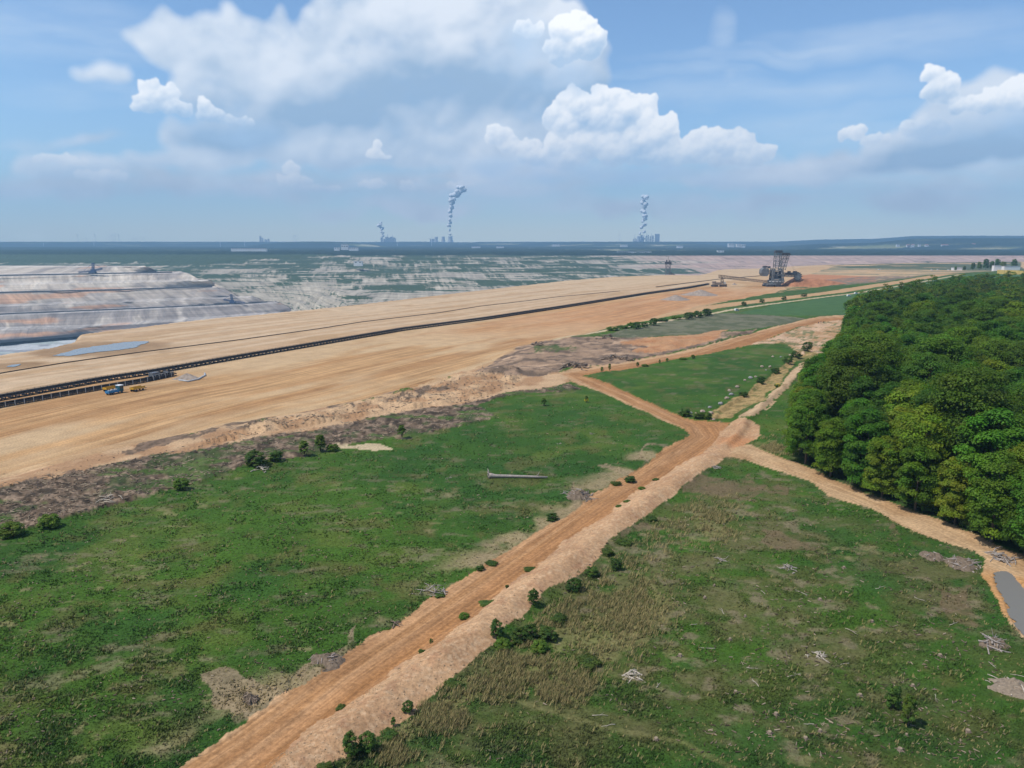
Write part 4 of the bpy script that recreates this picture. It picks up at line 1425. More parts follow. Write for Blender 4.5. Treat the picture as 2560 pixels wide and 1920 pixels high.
def build_wood():
    rg = np.random.default_rng(77)
    cand = []
    edge = np.vstack([FOREST, FOREST[:1]])
    # forest-edge trees first, then the interior
    def ok(x, y, d):
        for (a, b, e) in cand:
            if (a - x) ** 2 + (b - y) ** 2 < (0.5 * (d + e)) ** 2:
                return False
        return True
    for (a, b) in zip(FOREST[:17], FOREST[1:18]):
        L = np.hypot(*(b - a)); n = int(L / 6.5) + 1
        for i in range(n):
            p = a + (b - a) * (i + .5) / n + rg.normal(size=2) * 1.2
            if ok(p[0], p[1], 5.2):
                cand.append((p[0], p[1], 5.2))
    ne = len(cand)
    y = 150.0
    tries = 0
    while tries < 26000:
        tries += 1
        yy = 140 * (970 / 140) ** rg.random()
        tt = rg.uniform(.3, .76)
        xx = tt * yy
        if not inpoly(np.array([xx]), np.array([yy]), FOREST)[0]:
            continue
        d = rg.uniform(6.4, 9.4) + .0042 * yy
        if ok(xx, yy, d):
            cand.append((xx, yy, d))
    cand = [(c, i < ne) for i, c in enumerate(cand)]
    cand = [c for c in cand if c[0][0] / c[0][1] < .745]
    cand.sort(key=lambda c: c[0][1])
    near, far = cand[:296], cand[296:]
    GREEN = ['mid green', 'deep green', 'yellow green', 'fresh green', 'bright green', 'dark green', 'pale lime green']
    k_edge = 0
    for (c, is_edge) in near:
        x, y, d = c
        kind = int(rg.choice([3, 4, 6] if is_edge else [0, 1, 2, 3, 5, 0, 1, 5, 6]))
        s = (rg.uniform(.78, 1.0) if is_edge else float(np.clip(rg.normal(1.0, .12), .74, 1.28) * min(1.12, (d - .0042 * y) / 7.6)))
        if is_edge:
            k_edge += 1
            lab = '%s broadleaf tree on the left edge of the wood, %s from the puddle' % (GREEN[kind], nth(k_edge))
        else:
            lab = '%s broadleaf tree inside the dense wood at right' % GREEN[kind]
        place_tree(kind, x, y, -.2, s, rg.uniform(0, 6.28), lab, 'trees of the wood')
    fr = pts([(2005, 1175), (2090, 1212), (2189, 1252), (2290, 1292), (2390, 1335), (2480, 1372), (2560, 1405)], 0)
    fr = resample(fr, 4.2)
    for i, p in enumerate(fr):
        r0 = root('understory_shrub', (p[0] + 6.0 + rg.uniform(-1, 1.5), p[1] + rg.uniform(0, 2.5), -.2), rg.uniform(0, 6.28), 'leafy shrub at the foot of the wood along the gravel path, %s from the junction' % nth(i + 1), 'bush', 'shrubs at the foot of the wood')
        r0.scale = (2.6, 2.6, rg.uniform(2.2, 4.0))
        cm, sm = BUSH[int(rg.integers(0, 3))]
        link('foliage', cm, None, r0); link('stem', sm, None, r0)
    # the farther trees read as one canopy
    VV, FF, CC = [], [], []; n = 0
    lows = []
    for k in range(5):
        r2 = np.random.default_rng(400 + k)
        lows.append(crown_np(5.8, 5 if k else 1.5, 23 + k, 34, 40, 1.0, r2, [(.088, .180, .014), (.062, .150, .016), (.118, .190, .014), (.076, .164, .015), (.100, .165, .014)][k]))
    for (c, is_edge) in far:
        x, y, d = c
        V, F, C = lows[int(rg.integers(0, 5))]
        a = rg.uniform(0, 6.28); s = rg.uniform(.8, 1.08)
        ca, sa = math.cos(a) * s * 1.12, math.sin(a) * s * 1.12
        VV.append(np.c_[V[:, 0] * ca - V[:, 1] * sa + x, V[:, 0] * sa + V[:, 1] * ca + y, V[:, 2] * s - .2])
        FF.append(F + n); CC.append(C * rg.uniform(.7, 1.25) * np.array((rg.uniform(.8, 1.25), 1, 1))); n += len(V)
    me = mesh_np('wood_canopy', np.concatenate(VV), np.concatenate(FF), np.concatenate(CC), smooth=False)
    link('wood_canopy', me, M_CANOPY, kind='stuff', label='far part of the dense green wood', category='wood')
    print('trees', len(near), 'far', len(far))


build_wood()


# ------------------------------------------------------------------ grass
def build_grass():
    rg = np.random.default_rng(91)
    n = 190000
    u = rg.uniform(-120, 2680, n); v = 985 + (1990 - 985) * rg.random(n) ** .8
    cp, sp = math.cos(PITCH), math.sin(PITCH)
    dx = (u - 1280) / FPX; dy = (960 - v) / FPX
    wy = cp + dy * sp; wz = -sp + dy * cp
    k = -CAM_H / wz
    x, y = dx * k, wy * k
    z = terrain_z(x, y)
    col, cls = ground_color(x, y, z)
    lum = col.mean(1)
    green = col[:, 1] > col[:, 0] * 1.06
    keep = (cls == 0) & (~forest_mask(x, y) | (rg.random(n) < .1)) & (green | (rg.random(n) < .35))
    keep &= ~inpoly(u, v, puddle_px)
    # stay clear of the graded lanes
    for p in (road_px, path_px, berm_px):
        keep &= ~inpoly(u, v, p)
    x, y, z, col, u, v = x[keep], y[keep], z[keep], col[keep], u[keep], v[keep]
    n = len(x)
    clump = sstep(.35, .75, fbm(x / 3.2, y / 3.2, 3, 401))
    hgt = (.07 + .24 * clump) * rg.uniform(.6, 1.4, n)
    wid = rg.uniform(.05, .11, n) * (1 + y / 260)
    dry = np.zeros(n, bool)
    for p in drygrass_px:
        dry |= inpoly(u, v, p)
    dry |= (rg.random(n) < .05)
    hgt = np.where(dry, hgt * 1.7 + .12, hgt)
    cg = col * rg.uniform(.7, 1.25, (n, 1)) * np.array((1.02, 1.05, .9))
    straw = np.array(alb(172, 156, 104))
    cg = np.where(dry[:, None] & (rg.random((n, 1)) < .7), cg * .35 + straw * .65, cg)
    VV, CC = [], []
    for b in range(3):
        a = rg.uniform(0, 6.28, n); lean = rg.uniform(.1, .7, n) * hgt
        bx = x + rg.normal(size=n) * .10; by = y + rg.normal(size=n) * .10
        ca, sa = np.cos(a), np.sin(a)
        p0 = np.c_[bx - ca * wid, by - sa * wid, z - .03]; p1 = np.c_[bx + ca * wid, by + sa * wid, z - .03]
        p2 = np.c_[bx - sa * lean + .3 * hgt, by + ca * lean, z + hgt * rg.uniform(.7, 1.1, n)]
        VV.append(np.stack([p0, p1, p2], 1).reshape(-1, 3))
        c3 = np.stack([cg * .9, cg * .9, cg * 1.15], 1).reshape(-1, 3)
        CC.append(c3)
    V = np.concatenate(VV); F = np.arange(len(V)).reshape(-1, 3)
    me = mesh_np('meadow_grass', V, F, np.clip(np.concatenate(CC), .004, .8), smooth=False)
    link('meadow_grass', me, M_GRASS, kind='stuff', label='uneven green meadow grass with dry tufts over the clearings', category='grass')
    # tall straw-coloured grass
    n = 15000
    pick = rg.integers(0, len(drygrass_px), n)
    cen = np.array([np.mean(p, 0) for p in drygrass_px]); ext = np.array([np.ptp(np.array(p), 0) for p in drygrass_px])
    u = cen[pick, 0] + rg.normal(size=n) * ext[pick, 0] * .34; v = cen[pick, 1] + rg.normal(size=n) * ext[pick, 1] * .34
    m = n // 3
    tt = rg.random(m)                                     # along the outer foot of the berm
    bx_ = np.array([(824, 1915), (934, 1850), (1048, 1770), (1158, 1672), (1240, 1600), (1349, 1500), (1471, 1420), (1600, 1305), (1708, 1225)])
    ii = tt * (len(bx_) - 1.001); i0 = ii.astype(int); fr = ii - i0
    u[:m] = bx_[i0, 0] * (1 - fr) + bx_[i0 + 1, 0] * fr + np.abs(rg.normal(size=m)) * 60 + 18; v[:m] = bx_[i0, 1] * (1 - fr) + bx_[i0 + 1, 1] * fr + np.abs(rg.normal(size=m)) * 28 + 12
    dx = (u - 1280) / FPX; dy = (960 - v) / FPX
    k = -CAM_H / (-sp + dy * cp); x, y = dx * k, (cp + dy * sp) * k
    ok = (fbm(x / 2.4, y / 2.4, 3, 411) > .47) & ~inpoly(u, v, berm_px) & ~inpoly(u, v, road_px) & ~inpoly(u, v, path_px)
    x, y = x[ok], y[ok]; n = len(x)
    z = terrain_z(x, y)
    VV, CC = [], []
    hgt = rg.uniform(.45, 1.05, n)
    for b in range(5):
        a = rg.uniform(0, 6.28, n); wid = rg.uniform(.03, .07, n)
        bx = x + rg.normal(size=n) * .14; by = y + rg.normal(size=n) * .14
        ca, sa = np.cos(a), np.sin(a)
        lean = rg.uniform(.2, .6, n) * hgt
        p0 = np.c_[bx - ca * wid, by - sa * wid, z - .03]; p1 = np.c_[bx + ca * wid, by + sa * wid, z - .03]
        p2 = np.c_[bx + lean * .9 + rg.normal(size=n) * .1, by + rg.normal(size=n) * .18, z + hgt]
        VV.append(np.stack([p0, p1, p2], 1).reshape(-1, 3))
        c = np.where(rg.random((n, 1)) < .72, straw * rg.uniform(.7, 1.25, (n, 1)), np.array(alb(96, 108, 56)) * rg.uniform(.7, 1.2, (n, 1)))
        CC.append(np.repeat(c, 3, 0))
    V = np.concatenate(VV)
    me = mesh_np('straw_grass', V, np.arange(len(V)).reshape(-1, 3), np.concatenate(CC), smooth=False)
    link('straw_grass', me, M_GRASS, kind='stuff', label='tall straw coloured grass beside the gravel berm', category='grass')


build_grass()


# ------------------------------------------------------------------ bushes
def bush(u, v, w, h, kind, label, group=None, name='bush', z=0.0, flowers=False):
    x, y, _ = at(u, v, z)
    zz = height(x, y)
    x, y, _ = at(u, v, zz)
    r = root(name, (x, y, zz - .05), random.uniform(0, 6.28), label, 'bush' if name != 'sapling' else 'sapling', group)
    r.scale = (w / 1.35, w / 1.35, h / 1.2)
    cm, sm = BUSH[kind]
    link('foliage', cm, None, r); link('stem', sm, None, r)
    if flowers:
        mb = MB(); rg = np.random.default_rng(int(u))
        for i in range(60):
            d = rg.normal(size=3); d /= np.linalg.norm(d); d[2] = abs(d[2])
            mb.ball(d * np.array((.6, .6, .75)) + np.array((0, 0, .35)), .06, 0)
        mb.build('flowers', mat_plain('broom_flowers', (.62, .44, .03), .7), r)
    return r


ORD = ['first', 'second', 'third', 'fourth', 'fifth', 'sixth', 'seventh', 'eighth', 'ninth', 'tenth', 'eleventh', 'twelfth', 'thirteenth', 'fourteenth', 'fifteenth', 'sixteenth', 'seventeenth', 'eighteenth', 'nineteenth', 'twentieth',
       'twenty-first', 'twenty-second', 'twenty-third', 'twenty-fourth', 'twenty-fifth', 'twenty-sixth', 'twenty-seventh', 'twenty-eighth', 'twenty-ninth', 'thirtieth']
for i, (u, v, w, h, k) in enumerate([(30, 1340, 5.4, 3.6, 0), (124, 1318, 4.8, 3.4, 0), (453, 1224, 3.9, 3.4, 0), (640, 1160, 6.5, 3.2, 1), (690, 1152, 4.5, 2.6, 1), (761, 1134, 4.2, 3.2, 3), (801, 1126, 4.4, 4.0, 3), (832, 1128, 3.6, 2.6, 0), (1005, 1092, 3.6, 3.2, 3)]):
    bush(u, v, w, h, k, '%s bush from the left along the brushwood strip above the big meadow' % ORD[i], 'bushes along the brushwood strip')
for i, (u, v, w, h, k) in enumerate(sorted([(812, 1925, 1.8, 1.6, 2), (877, 1884, 2.3, 3.3, 1), (918, 1878, 2.4, 3.1, 1), (975, 1842, 2.2, 1.8, 2), (984, 1814, 1.0, 1.4, 3), (1020, 1780, 1.6, 2.0, 1), (1243, 1592, 2.6, 3.4, 1), (1258, 1622, 3.0, 2.6, 0), (1298, 1604, 3.2, 2.6, 1), (1349, 1630, 3.0, 3.0, 0),
                             (1325, 1598, 3.0, 2.8, 1), (1370, 1600, 3.2, 2.8, 1), (1398, 1556, 2.8, 2.4, 2), (1333, 1508, 2.2, 3.2, 1), (1435, 1476, 3.0, 2.8, 1), (1520, 1385, 2.6, 2.2, 2), (1540, 1425, 2.4, 3.0, 1), (1475, 1660, 3.6, 2.0, 2), (1480, 1440, 3.0, 2.2, 1), (1562, 1360, 3.2, 2.0, 2), (1630, 1300, 2.8, 1.6, 2),
                             (1130, 1715, 2.4, 1.5, 2)], key=lambda q: -q[1])):
    bush(u, v, w * .9, h * .72, k, '%s dark bush counting up from the bottom along the right foot of the gravel berm' % ORD[i], 'bushes at the right foot of the berm')
for i, (u, v, w, h, k) in enumerate(sorted([(853, 1772, 1.6, .9, 2), (1054, 1632, 1.2, 1.0, 2), (1079, 1608, .9, .9, 1), (1160, 1546, 2.4, 1.5, 0), (1219, 1512, 3.4, 1.0, 2), (1268, 1470, .9, .8, 1), (1325, 1425, 2.8, 1.0, 2), (1547, 1267, 2.0, .8, 2), (1569, 1255, 2.2, .8, 2), (1605, 1224, 2.4, 1.2, 0), (1640, 1200, 2.2, .8, 2)], key=lambda q: -q[1])):
    bush(u, v, w * .8, h * .75, k, '%s small weed clump from the bottom between dirt road and gravel berm' % ORD[i], 'weed clumps between road and berm', name='weed_clump')
for i, (u, v, w, h, k) in enumerate([(1505, 930, 1.9, 3.0, 3), (1524, 927, 1.7, 4.2, 3), (1594, 917, 2.0, 2.8, 3), (1612, 916, 3.2, 2.0, 0), (1649, 909, 1.4, 2.6, 3), (1668, 904, 1.9, 2.2, 3), (1707, 899, 4.0, 1.8, 0), (1732, 896, 3.0, 2.4, 3)]):
    bush(u, v, w * 1.1, h * .7, k, '%s sapling from the left beside the upper dirt road' % ORD[i], 'saplings beside the upper road', name='sapling')
for i, (u, v, w, h, k) in enumerate([(1530, 826, 9, 3.2, 0), (1556, 821, 8, 3.0, 2), (1578, 818, 7, 4.2, 0), (1592, 822, 6, 4.5, 1), (1611, 818, 5, 3.5, 1), (1633, 814, 6, 5.0, 1), (1655, 803, 9, 3.2, 2), (1690, 798, 9, 3.2, 0), (1722, 798, 9, 5.0, 1), (1745, 794, 8, 5.0, 1), (1768, 790, 9, 5.5, 1), (1860, 764, 6, 3.5, 1), (1905, 757, 6, 3.5, 1), (1960, 750, 6, 3.5, 1), (2010, 742, 7, 3.5, 1)]):
    bush(u, v, w, h, k, '%s roadside scrub bush from the left along the thin pale track' % ORD[i], 'scrub along the pale track')
for i, (u, v, w, h, k) in enumerate([(1712, 1040, 4.6, 2.4, 1), (1745, 1046, 4.0, 2.0, 1), (1765, 1046, 4.2, 2.0, 1), (1858, 992, 4.0, 2.0, 1), (1901, 960, 4.4, 3.2, 1), (1938, 934, 5, 2.4, 1), (1970, 908, 5, 3.6, 1), (1990, 893, 6, 3.0, 1), (2018, 876, 6, 4.4, 1)]):
    bush(u, v, w, h, k, '%s dark shrub from the left beside the straw coloured trench' % ORD[i], 'shrubs beside the trench')
bush(1944, 968, 2.6, 1.8, 2, 'yellow flowering broom on the narrow ridge beside the trench', name='broom_shrub', flowers=True)
bush(1466, 1006, 2.0, 2.2, 3, 'small yellow flowering broom alone in the big meadow', name='broom_shrub', flowers=True)
bush(1360, 1014, 3.0, 2.4, 3, 'lone pale green shrub near the top of the big meadow')
bush(2270, 1815, 2.6, 3.6, 3, 'slender young birch standing alone in the right clearing', name='sapling')
bush(2232, 1770, 2.2, 3.0, 1, 'small dark sapling just behind the young birch in the clearing', name='sapling')
for i, (u, v, w, h, k) in enumerate([(1575, 1205, 4.5, 2.4, 1), (1540, 1212, 3.6, 2.0, 2), (1380, 1300, 4.0, 2.2, 1), (1230, 1410, 3.2, 1.4, 2), (1200, 1425, 2.6, 1.4, 1), (1100, 1490, 2.6, 1.3, 2)]):
    bush(u, v, w * .7, h * .6, k, '%s dark bush from the right along the left verge of the dirt road' % ORD[i], 'bushes on the left verge of the road')


# ------------------------------------------------------------------ water
def pool(name, px, z, mat):
    P = [at(u, v, z) for u, v in px]
    rg = np.random.default_rng(len(px))
    V = []
    n = len(P)
    for i in range(n):
        a, b = np.array(P[i]), np.array(P[(i + 1) % n])
        for k in range(6):
            p = a + (b - a) * k / 6
            d = np.linalg.norm(b - a)
            p[:2] += (rg.random(2) - .5) * d * .22 * (k > 0)
            V.append(p.tolist())
    me = bpy.data.meshes.new(name); me.from_pydata(V, [], [tuple(range(len(V)))])
    return link(name, me, mat, kind='structure')


M_POOL = mat_water('shallow_water', (.24, .23, .21), .18, .5, .12)
M_POOL2 = mat_water('muddy_water', (.20, .19, .17), .16, 2.0, .2)
pool('puddle', [(132, 889), (150, 884), (172, 879), (200, 871), (240, 865), (290, 858), (335, 853), (372, 853), (352, 861), (340, 868), (318, 872), (285, 876), (240, 880), (205, 885), (170, 890)], BENCH_Z + .22, M_POOL)
pool('puddle', [(16, 917), (28, 912), (52, 909), (50, 913), (34, 917)], BENCH_Z + .22, M_POOL)
pool('puddle', puddle_px, -.10, M_POOL2)

# ------------------------------------------------------------------ dead wood in the clearings
def gz(u, v, z0=0.0):
    x, y, _ = at(u, v, z0)
    z = height(x, y)
    x, y, _ = at(u, v, z)
    return x, y, height(x, y)


def crooked(L, r, rg, bend=.12, n=5, up=.0):
    P = [(L * (i / (n - 1) - .5), rg.normal() * bend * L * .25, r + up * i / (n - 1) + abs(rg.normal()) * bend * L * .12) for i in range(n)]
    return P, [r * (1 - .55 * i / (n - 1)) for i in range(n)]


def fallen_log():
    x, y, z = gz(1297, 1195)
    L = 15.4
    r = root('fallen_log', (x, y, z), math.radians(-1.5), 'long pale fallen tree trunk with root flare lying in the big meadow', 'log')
    mb = MB()
    mb.tube([(-7.6, 0, .55), (-7.0, 0, .6), (-6.0, 0, .5), (-2, .15, .42), (3, .05, .36), (7.4, -.1, .30)], [.75, .62, .44, .38, .32, .26], 10)
    mb.build('trunk', M_WOOD, r, True)
    for a, l in ((.4, 1.5), (1.4, 1.7), (2.3, 1.2), (3.6, 1.3), (5.0, .9)):
        MB().tube([(-7.3, 0, .6), (-7.8, math.cos(a) * l * .6, .6 + math.sin(a) * l * .7), (-8.0, math.cos(a) * l, .7 + abs(math.sin(a)) * l)], [.22, .14, .05], 6).build('root', M_WOOD, r, True)
    MB().tube([(4.4, 0, .5), (5.0, .2, 1.0), (5.3, .3, 1.6)], [.14, .09, .03], 6).build('branch', M_WOOD, r, True)


fallen_log()


def pile(u, v, n, L, rad, hgt, mat, label, name='branch_pile', rz=None, cat='branch pile', soil=None, z0=0.0):
    x, y, z = gz(u, v, z0)
    rg = np.random.default_rng(int(u * 7 + v))
    r = root(name, (x, y, z - .05), rg.uniform(0, 6.28) if rz is None else rz, label, cat)
    if soil:
        mb = MB(); mb.lumpy(rad * 1.15, rad * .95, hgt * .9, int(u)); mb.build('soil_mound', soil, r, False)
    for i in range(n):
        a = rg.uniform(0, 6.28); l = L * rg.uniform(.4, 1.1)
        cx, cy = rg.normal(size=2) * rad * .45
        h = max(.08, hgt * (1 - math.hypot(cx, cy) / rad)) * rg.uniform(.3, 1)
        d = np.array((math.cos(a), math.sin(a), rg.uniform(-.15, .35))) * l / 2
        c = np.array((cx, cy, h))
        p0, p1 = c - d, c + d
        p0[2] = max(p0[2], .03); p1[2] = max(p1[2], .03)
        mid = (p0 + p1) / 2 + rg.normal(size=3) * l * .07
        t = rg.uniform(.05, .13) * (L / 3) ** .5 * (3.2 if name == 'root_pile' else 1.3)
        mb = MB(); mb.tube([p0, mid, p1], [t, t * .75, t * .3], 5)
        q = mid + (p1 - p0) * .15 + rg.normal(size=3) * l * .2
        mb.tube([mid, q], [t * .5, t * .15], 4)
        mb.build('branch', mat, r, True)
    return r


pile(1433, 916, 30, 6.5, 9, 3.2, M_WOODDARK, 'big heap of dark roots beside the bend of the upper dirt road', 'root_pile')
pile(1548, 896, 24, 6, 9, 3.0, M_WOODDARK, 'smaller heap of dark roots beyond the bend of the upper road', 'root_pile')
pile(1518, 848, 14, 6, 7, 3.2, M_WOODDARK, 'dark root heap at the far end of the purple brown rough ground', 'root_pile')
pile(1350, 862, 18, 5, 8, 2.4, M_WOODDARK, 'dark root heap by the green patch at the bench edge', 'root_pile')
pile(1447, 1240, 26, 3.4, 3.4, 2.0, M_WOOD, 'grey uprooted stump heap on the left verge of the dirt road', 'stump_heap', soil=M_SOIL)
pile(1085, 1480, 22, 3.0, 2.6, 1.2, M_WOOD, 'grey branch heap in dry grass left of the dirt road', soil=None)
pile(990, 1560, 10, 2.0, 1.6, .8, M_WOODDARK, 'small brown twig heap on the left edge of the dirt road')
pile(625, 1748, 10, 1.7, 1.1, 1.0, M_WOODDARK, 'dark upturned stump in bare soil near the bottom left', 'tree_stump', cat='stump', soil=M_SOIL)
pile(820, 1652, 8, 1.8, 2.6, 1.3, M_WOOD, 'dark soil mound with twigs at the road edge', 'earth_mound', cat='mound', soil=M_SOIL)
pile(2403, 1412, 26, 4.0, 3.0, 1.5, M_WOOD, 'tangled grey branch heap left of the path, near the puddle', soil=M_SOIL)
pile(2502, 1396, 24, 4.4, 2.6, .9, M_WOOD, 'long heap of grey branches lying across the gravel path', rz=.1)
pile(2487, 1612, 20, 3.2, 2.2, 1.3, M_WOOD, 'heap of pale gnarled roots below the puddle', soil=M_SOIL)
pile(2535, 1720, 14, 2.0, 2.8, 1.3, M_WOODPALE, 'pale sandy root mound at the right edge of the photo', 'earth_mound', cat='mound', soil=mat_plain('sandy_soil', (.24, .185, .13), .95))
pile(2330, 1392, 10, 2.2, 2.6, 1.2, M_WOOD, 'brown soil mound left of the tangled branch heap', 'earth_mound', cat='mound', soil=M_SOIL)
pile(1585, 1692, 14, 2.6, 1.6, .5, M_WOODPALE, 'scatter of white branches right of the tall straw grass')
pile(2045, 1640, 12, 2.2, 1.7, .5, M_WOODPALE, 'scatter of white branches on a dark patch mid clearing')
pile(1970, 1420, 12, 2.4, 1.8, .5, M_WOOD, 'grey branches on brown ground at the top of the right clearing')
pile(1800, 1400, 9, 2.2, 1.4, .5, M_WOOD, 'few grey branches nearest the berm at the top of the right clearing')
pile(1790, 1170, 10, 2.6, 1.8, .6, M_WOOD, 'grey branches at the corner of berm and gravel path')
pile(1120, 1180 + 16, 4, 1.6, 1.0, .3, M_WOOD, 'little grey twig heap in the meadow left of the fallen trunk')
pile(655, 1172, 12, 3.0, 3.2, 1.0, M_WOODPALE, 'pale branch heap beside the dark bush at the brushwood strip')
pile(262, 1246, 14, 3.0, 3.0, 1.0, M_WOODPALE, 'pale branch heap in the brushwood strip at left')
pile(1400, 1110, 5, 1.2, 1.0, .4, M_WOOD, 'small grey stump remains above the fallen trunk', 'tree_stump', cat='stump')
pile(1480, 1085, 6, 1.4, 1.2, .4, M_WOOD, 'small grey stump remains in the meadow near the crossing road', 'tree_stump', cat='stump')
pile(1066, 1148, 6, 1.3, 1.2, .5, M_WOODDARK, 'small dark stump remains right of the sandy tongue', 'tree_stump', cat='stump')

stick_spots = [(1908, 1482), (1806, 1529), (1733, 1563), (2002, 1482), (1766, 1622), (2111, 1661), (1985, 1690), (1884, 1673), (1888, 1708), (2339, 1747), (2022, 1812), (2480, 1664), (2543, 1690), (1646, 1714), (1500, 1790), (1520, 1815), (2130, 1580), (2200, 1470), (2300, 1500), (2385, 1560)]
for i, (u, v) in enumerate(sorted(stick_spots)):
    x, y, z = gz(u, v); rg = np.random.default_rng(i)
    L = rg.uniform(1.1, 2.6)
    P, rr = crooked(L, .05, rg)
    mb = MB(); mb.tube(P, rr, 5); mb.tube([P[2], np.array(P[2]) + np.array((.3 * L, .22 * L, .08))], [.03, .01], 4)
    o = mb.build('fallen_branch', M_WOODPALE, None, True)
    o.location = (x, y, z + .05); o.rotation_euler = (0, 0, rg.uniform(0, 6.28))
    o['label'] = 'single pale branch in the right clearing, %s from the left' % ORD[i]; o['category'] = 'branch'; o['group'] = 'single branches in the clearing'

stump_spots = [(1940, 1787), (1924, 1834), (2014, 1848), (2266, 1840), (2250, 1876), (2050, 1830), (1825, 1600), (1863, 1542), (1762, 1495), (1786, 1465), (1839, 1732), (2282, 1716), (2180, 1555), (2050, 1500), (2110, 1420), (1700, 1640), (2420, 1830), (1640, 1850), (2150, 1740), (2350, 1640)]
for i, (u, v) in enumerate(sorted(stump_spots)):
    x, y, z = gz(u, v); rg = np.random.default_rng(40 + i)
    r = root('tree_stump', (x, y, z), rg.uniform(0, 6.28), 'cut tree stump with pale top in the right clearing, %s from the left' % ORD[i], 'stump', 'stumps in the right clearing')
    s = rg.uniform(.16, .30)
    mb = MB(); mb.tube([(0, 0, -.1), (0, 0, .06), (0, 0, .22), (0, 0, .34)], [s * 1.5, s * 1.25, s, s * .95], 9, caps=True); mb.build('base', M_WOODDARK, r, True)
    mb = MB(); mb.tube([(0, 0, .34), (0, 0, .36)], [s * .9, s * .86], 9); mb.build('cut_face', mat_plain('cut_wood', (.30, .23, .15), .85), r)
    for k in range(4):
        a = k * 1.6 + rg.uniform(0, .6)
        MB().tube([(math.cos(a) * s * .9, math.sin(a) * s * .9, .12), (math.cos(a) * s * 2.4, math.sin(a) * s * 2.4, .0)], [s * .35, s * .1], 5).build('root', M_WOODDARK, r, True)


def litter():
    """chips, twigs and clods nobody could count"""
    rg = np.random.default_rng(17)
    zones = [(2600, [(1500, 1250), (2500, 1250), (2520, 1900), (1050, 1900)], .9), (2600, [(-60, 1150), (1600, 1000), (1500, 1250), (450, 1900), (-60, 1900)], .6), (9000, brush_px, 1.7), (2600, lump_px, 1.5)]
    VV, FF, CC = [], [], []; n = 0
    for cnt, poly, amt in zones:
        p = np.array(poly, float)
        u = rg.uniform(p[:, 0].min(), p[:, 0].max(), cnt * 3); v = rg.uniform(p[:, 1].min(), p[:, 1].max(), cnt * 3)
        m = inpoly(u, v, poly) & ~inpoly(u, v, road_px) & ~inpoly(u, v, berm_px) & ~inpoly(u, v, path_px)
        u, v = u[m][:cnt], v[m][:cnt]
        cp, sp = math.cos(PITCH), math.sin(PITCH)
        dx = (u - 1280) / FPX; dy = (960 - v) / FPX
        k = -CAM_H / (-sp + dy * cp); x, y = dx * k, (cp + dy * sp) * k
        keep = (fbm(x / 9, y / 9, 3, 601) + rg.random(len(x)) * .25 > (.58 if amt < 1.5 else .50))
        x, y = x[keep], y[keep]; z = terrain_z(x, y)
        for a, b, c in zip(x, y, z):
            L = amt * rg.uniform(.2, .8) * (1.6 if rg.random() < .12 else 1); w = rg.uniform(.03, .09) * (1 + b / 200); an = rg.uniform(0, 6.28)
            d = np.array((math.cos(an), math.sin(an), rg.uniform(-.05, .3))) * L / 2; s = np.array((-math.sin(an), math.cos(an), 0)) * w
            o = np.array((a, b, c + .06))
            up = np.array((0, 0, w * 1.3))
            VV.append(np.array([o - d - s, o - d + s, o - d + up, o + d - s * .5, o + d + s * .5, o + d + up * .6]))
            FF += [(n, n + 3, n + 5, n + 2), (n + 1, n + 2, n + 5, n + 4), (n, n + 1, n + 4, n + 3)]
            CC.append(np.tile(np.array(alb(*[(160, 140, 116), (136, 120, 102), (184, 166, 140), (98, 82, 68)][int(rg.integers(0, 4))])) * rg.uniform(.7, 1.1), (6, 1)))
            n += 6
    me = mesh_np('wood_litter', np.concatenate(VV), np.array(FF), np.concatenate(CC), smooth=False)
    link('wood_litter', me, M_GRASS, kind='stuff', label='chips, twigs and roots strewn over the clearings', category='litter')


litter()


def gravel():
    """loose stones on the berm and along the road edges"""
    rg = np.random.default_rng(23)
    n = 9000
    u = rg.uniform(580, 1920, n * 4); v = rg.uniform(1040, 1960, n * 4)
    m = inpoly(u, v, berm_px)
    u, v = u[m][:n], v[m][:n]
    cp, sp = math.cos(PITCH), math.sin(PITCH)
    dx = (u - 1280) / FPX; dy = (960 - v) / FPX
    k = (1.0 - CAM_H) / (-sp + dy * cp); x, y = dx * k, (cp + dy * sp) * k
    z = terrain_z(x, y)
    base = np.array([(1, 0, 0), (-.3, .9, 0), (-.6, -.8, 0), (0, 0, .8), (.3, .2, -.4)])
    tri = np.array([(0, 1, 3), (1, 2, 3), (2, 0, 3), (1, 0, 4), (2, 1, 4), (0, 2, 4)])
    n = len(x)
    s = rg.uniform(.04, .12, n) * np.where(rg.random(n) < .05, 2.2, 1)
    a = rg.uniform(0, 6.28, n); ca, sa = np.cos(a), np.sin(a)
    V = np.stack([x[:, None] + s[:, None] * (base[None, :, 0] * ca[:, None] - base[None, :, 1] * sa[:, None]), y[:, None] + s[:, None] * (base[None, :, 0] * sa[:, None] + base[None, :, 1] * ca[:, None]), z[:, None] + s[:, None] * base[None, :, 2]], 2)
    F = (tri[None] + (np.arange(n) * 5)[:, None, None]).reshape(-1, 3)
    C = np.repeat(np.array(alb(208, 174, 136)) * rg.uniform(.55, 1.15, (n, 1)), 5, 0)
    me = mesh_np('berm_gravel', V.reshape(-1, 3), F, C, smooth=False)
    link('berm_gravel', me, M_GRASS, kind='stuff', label='loose pinkish stones on the gravel berm', category='gravel')


gravel()

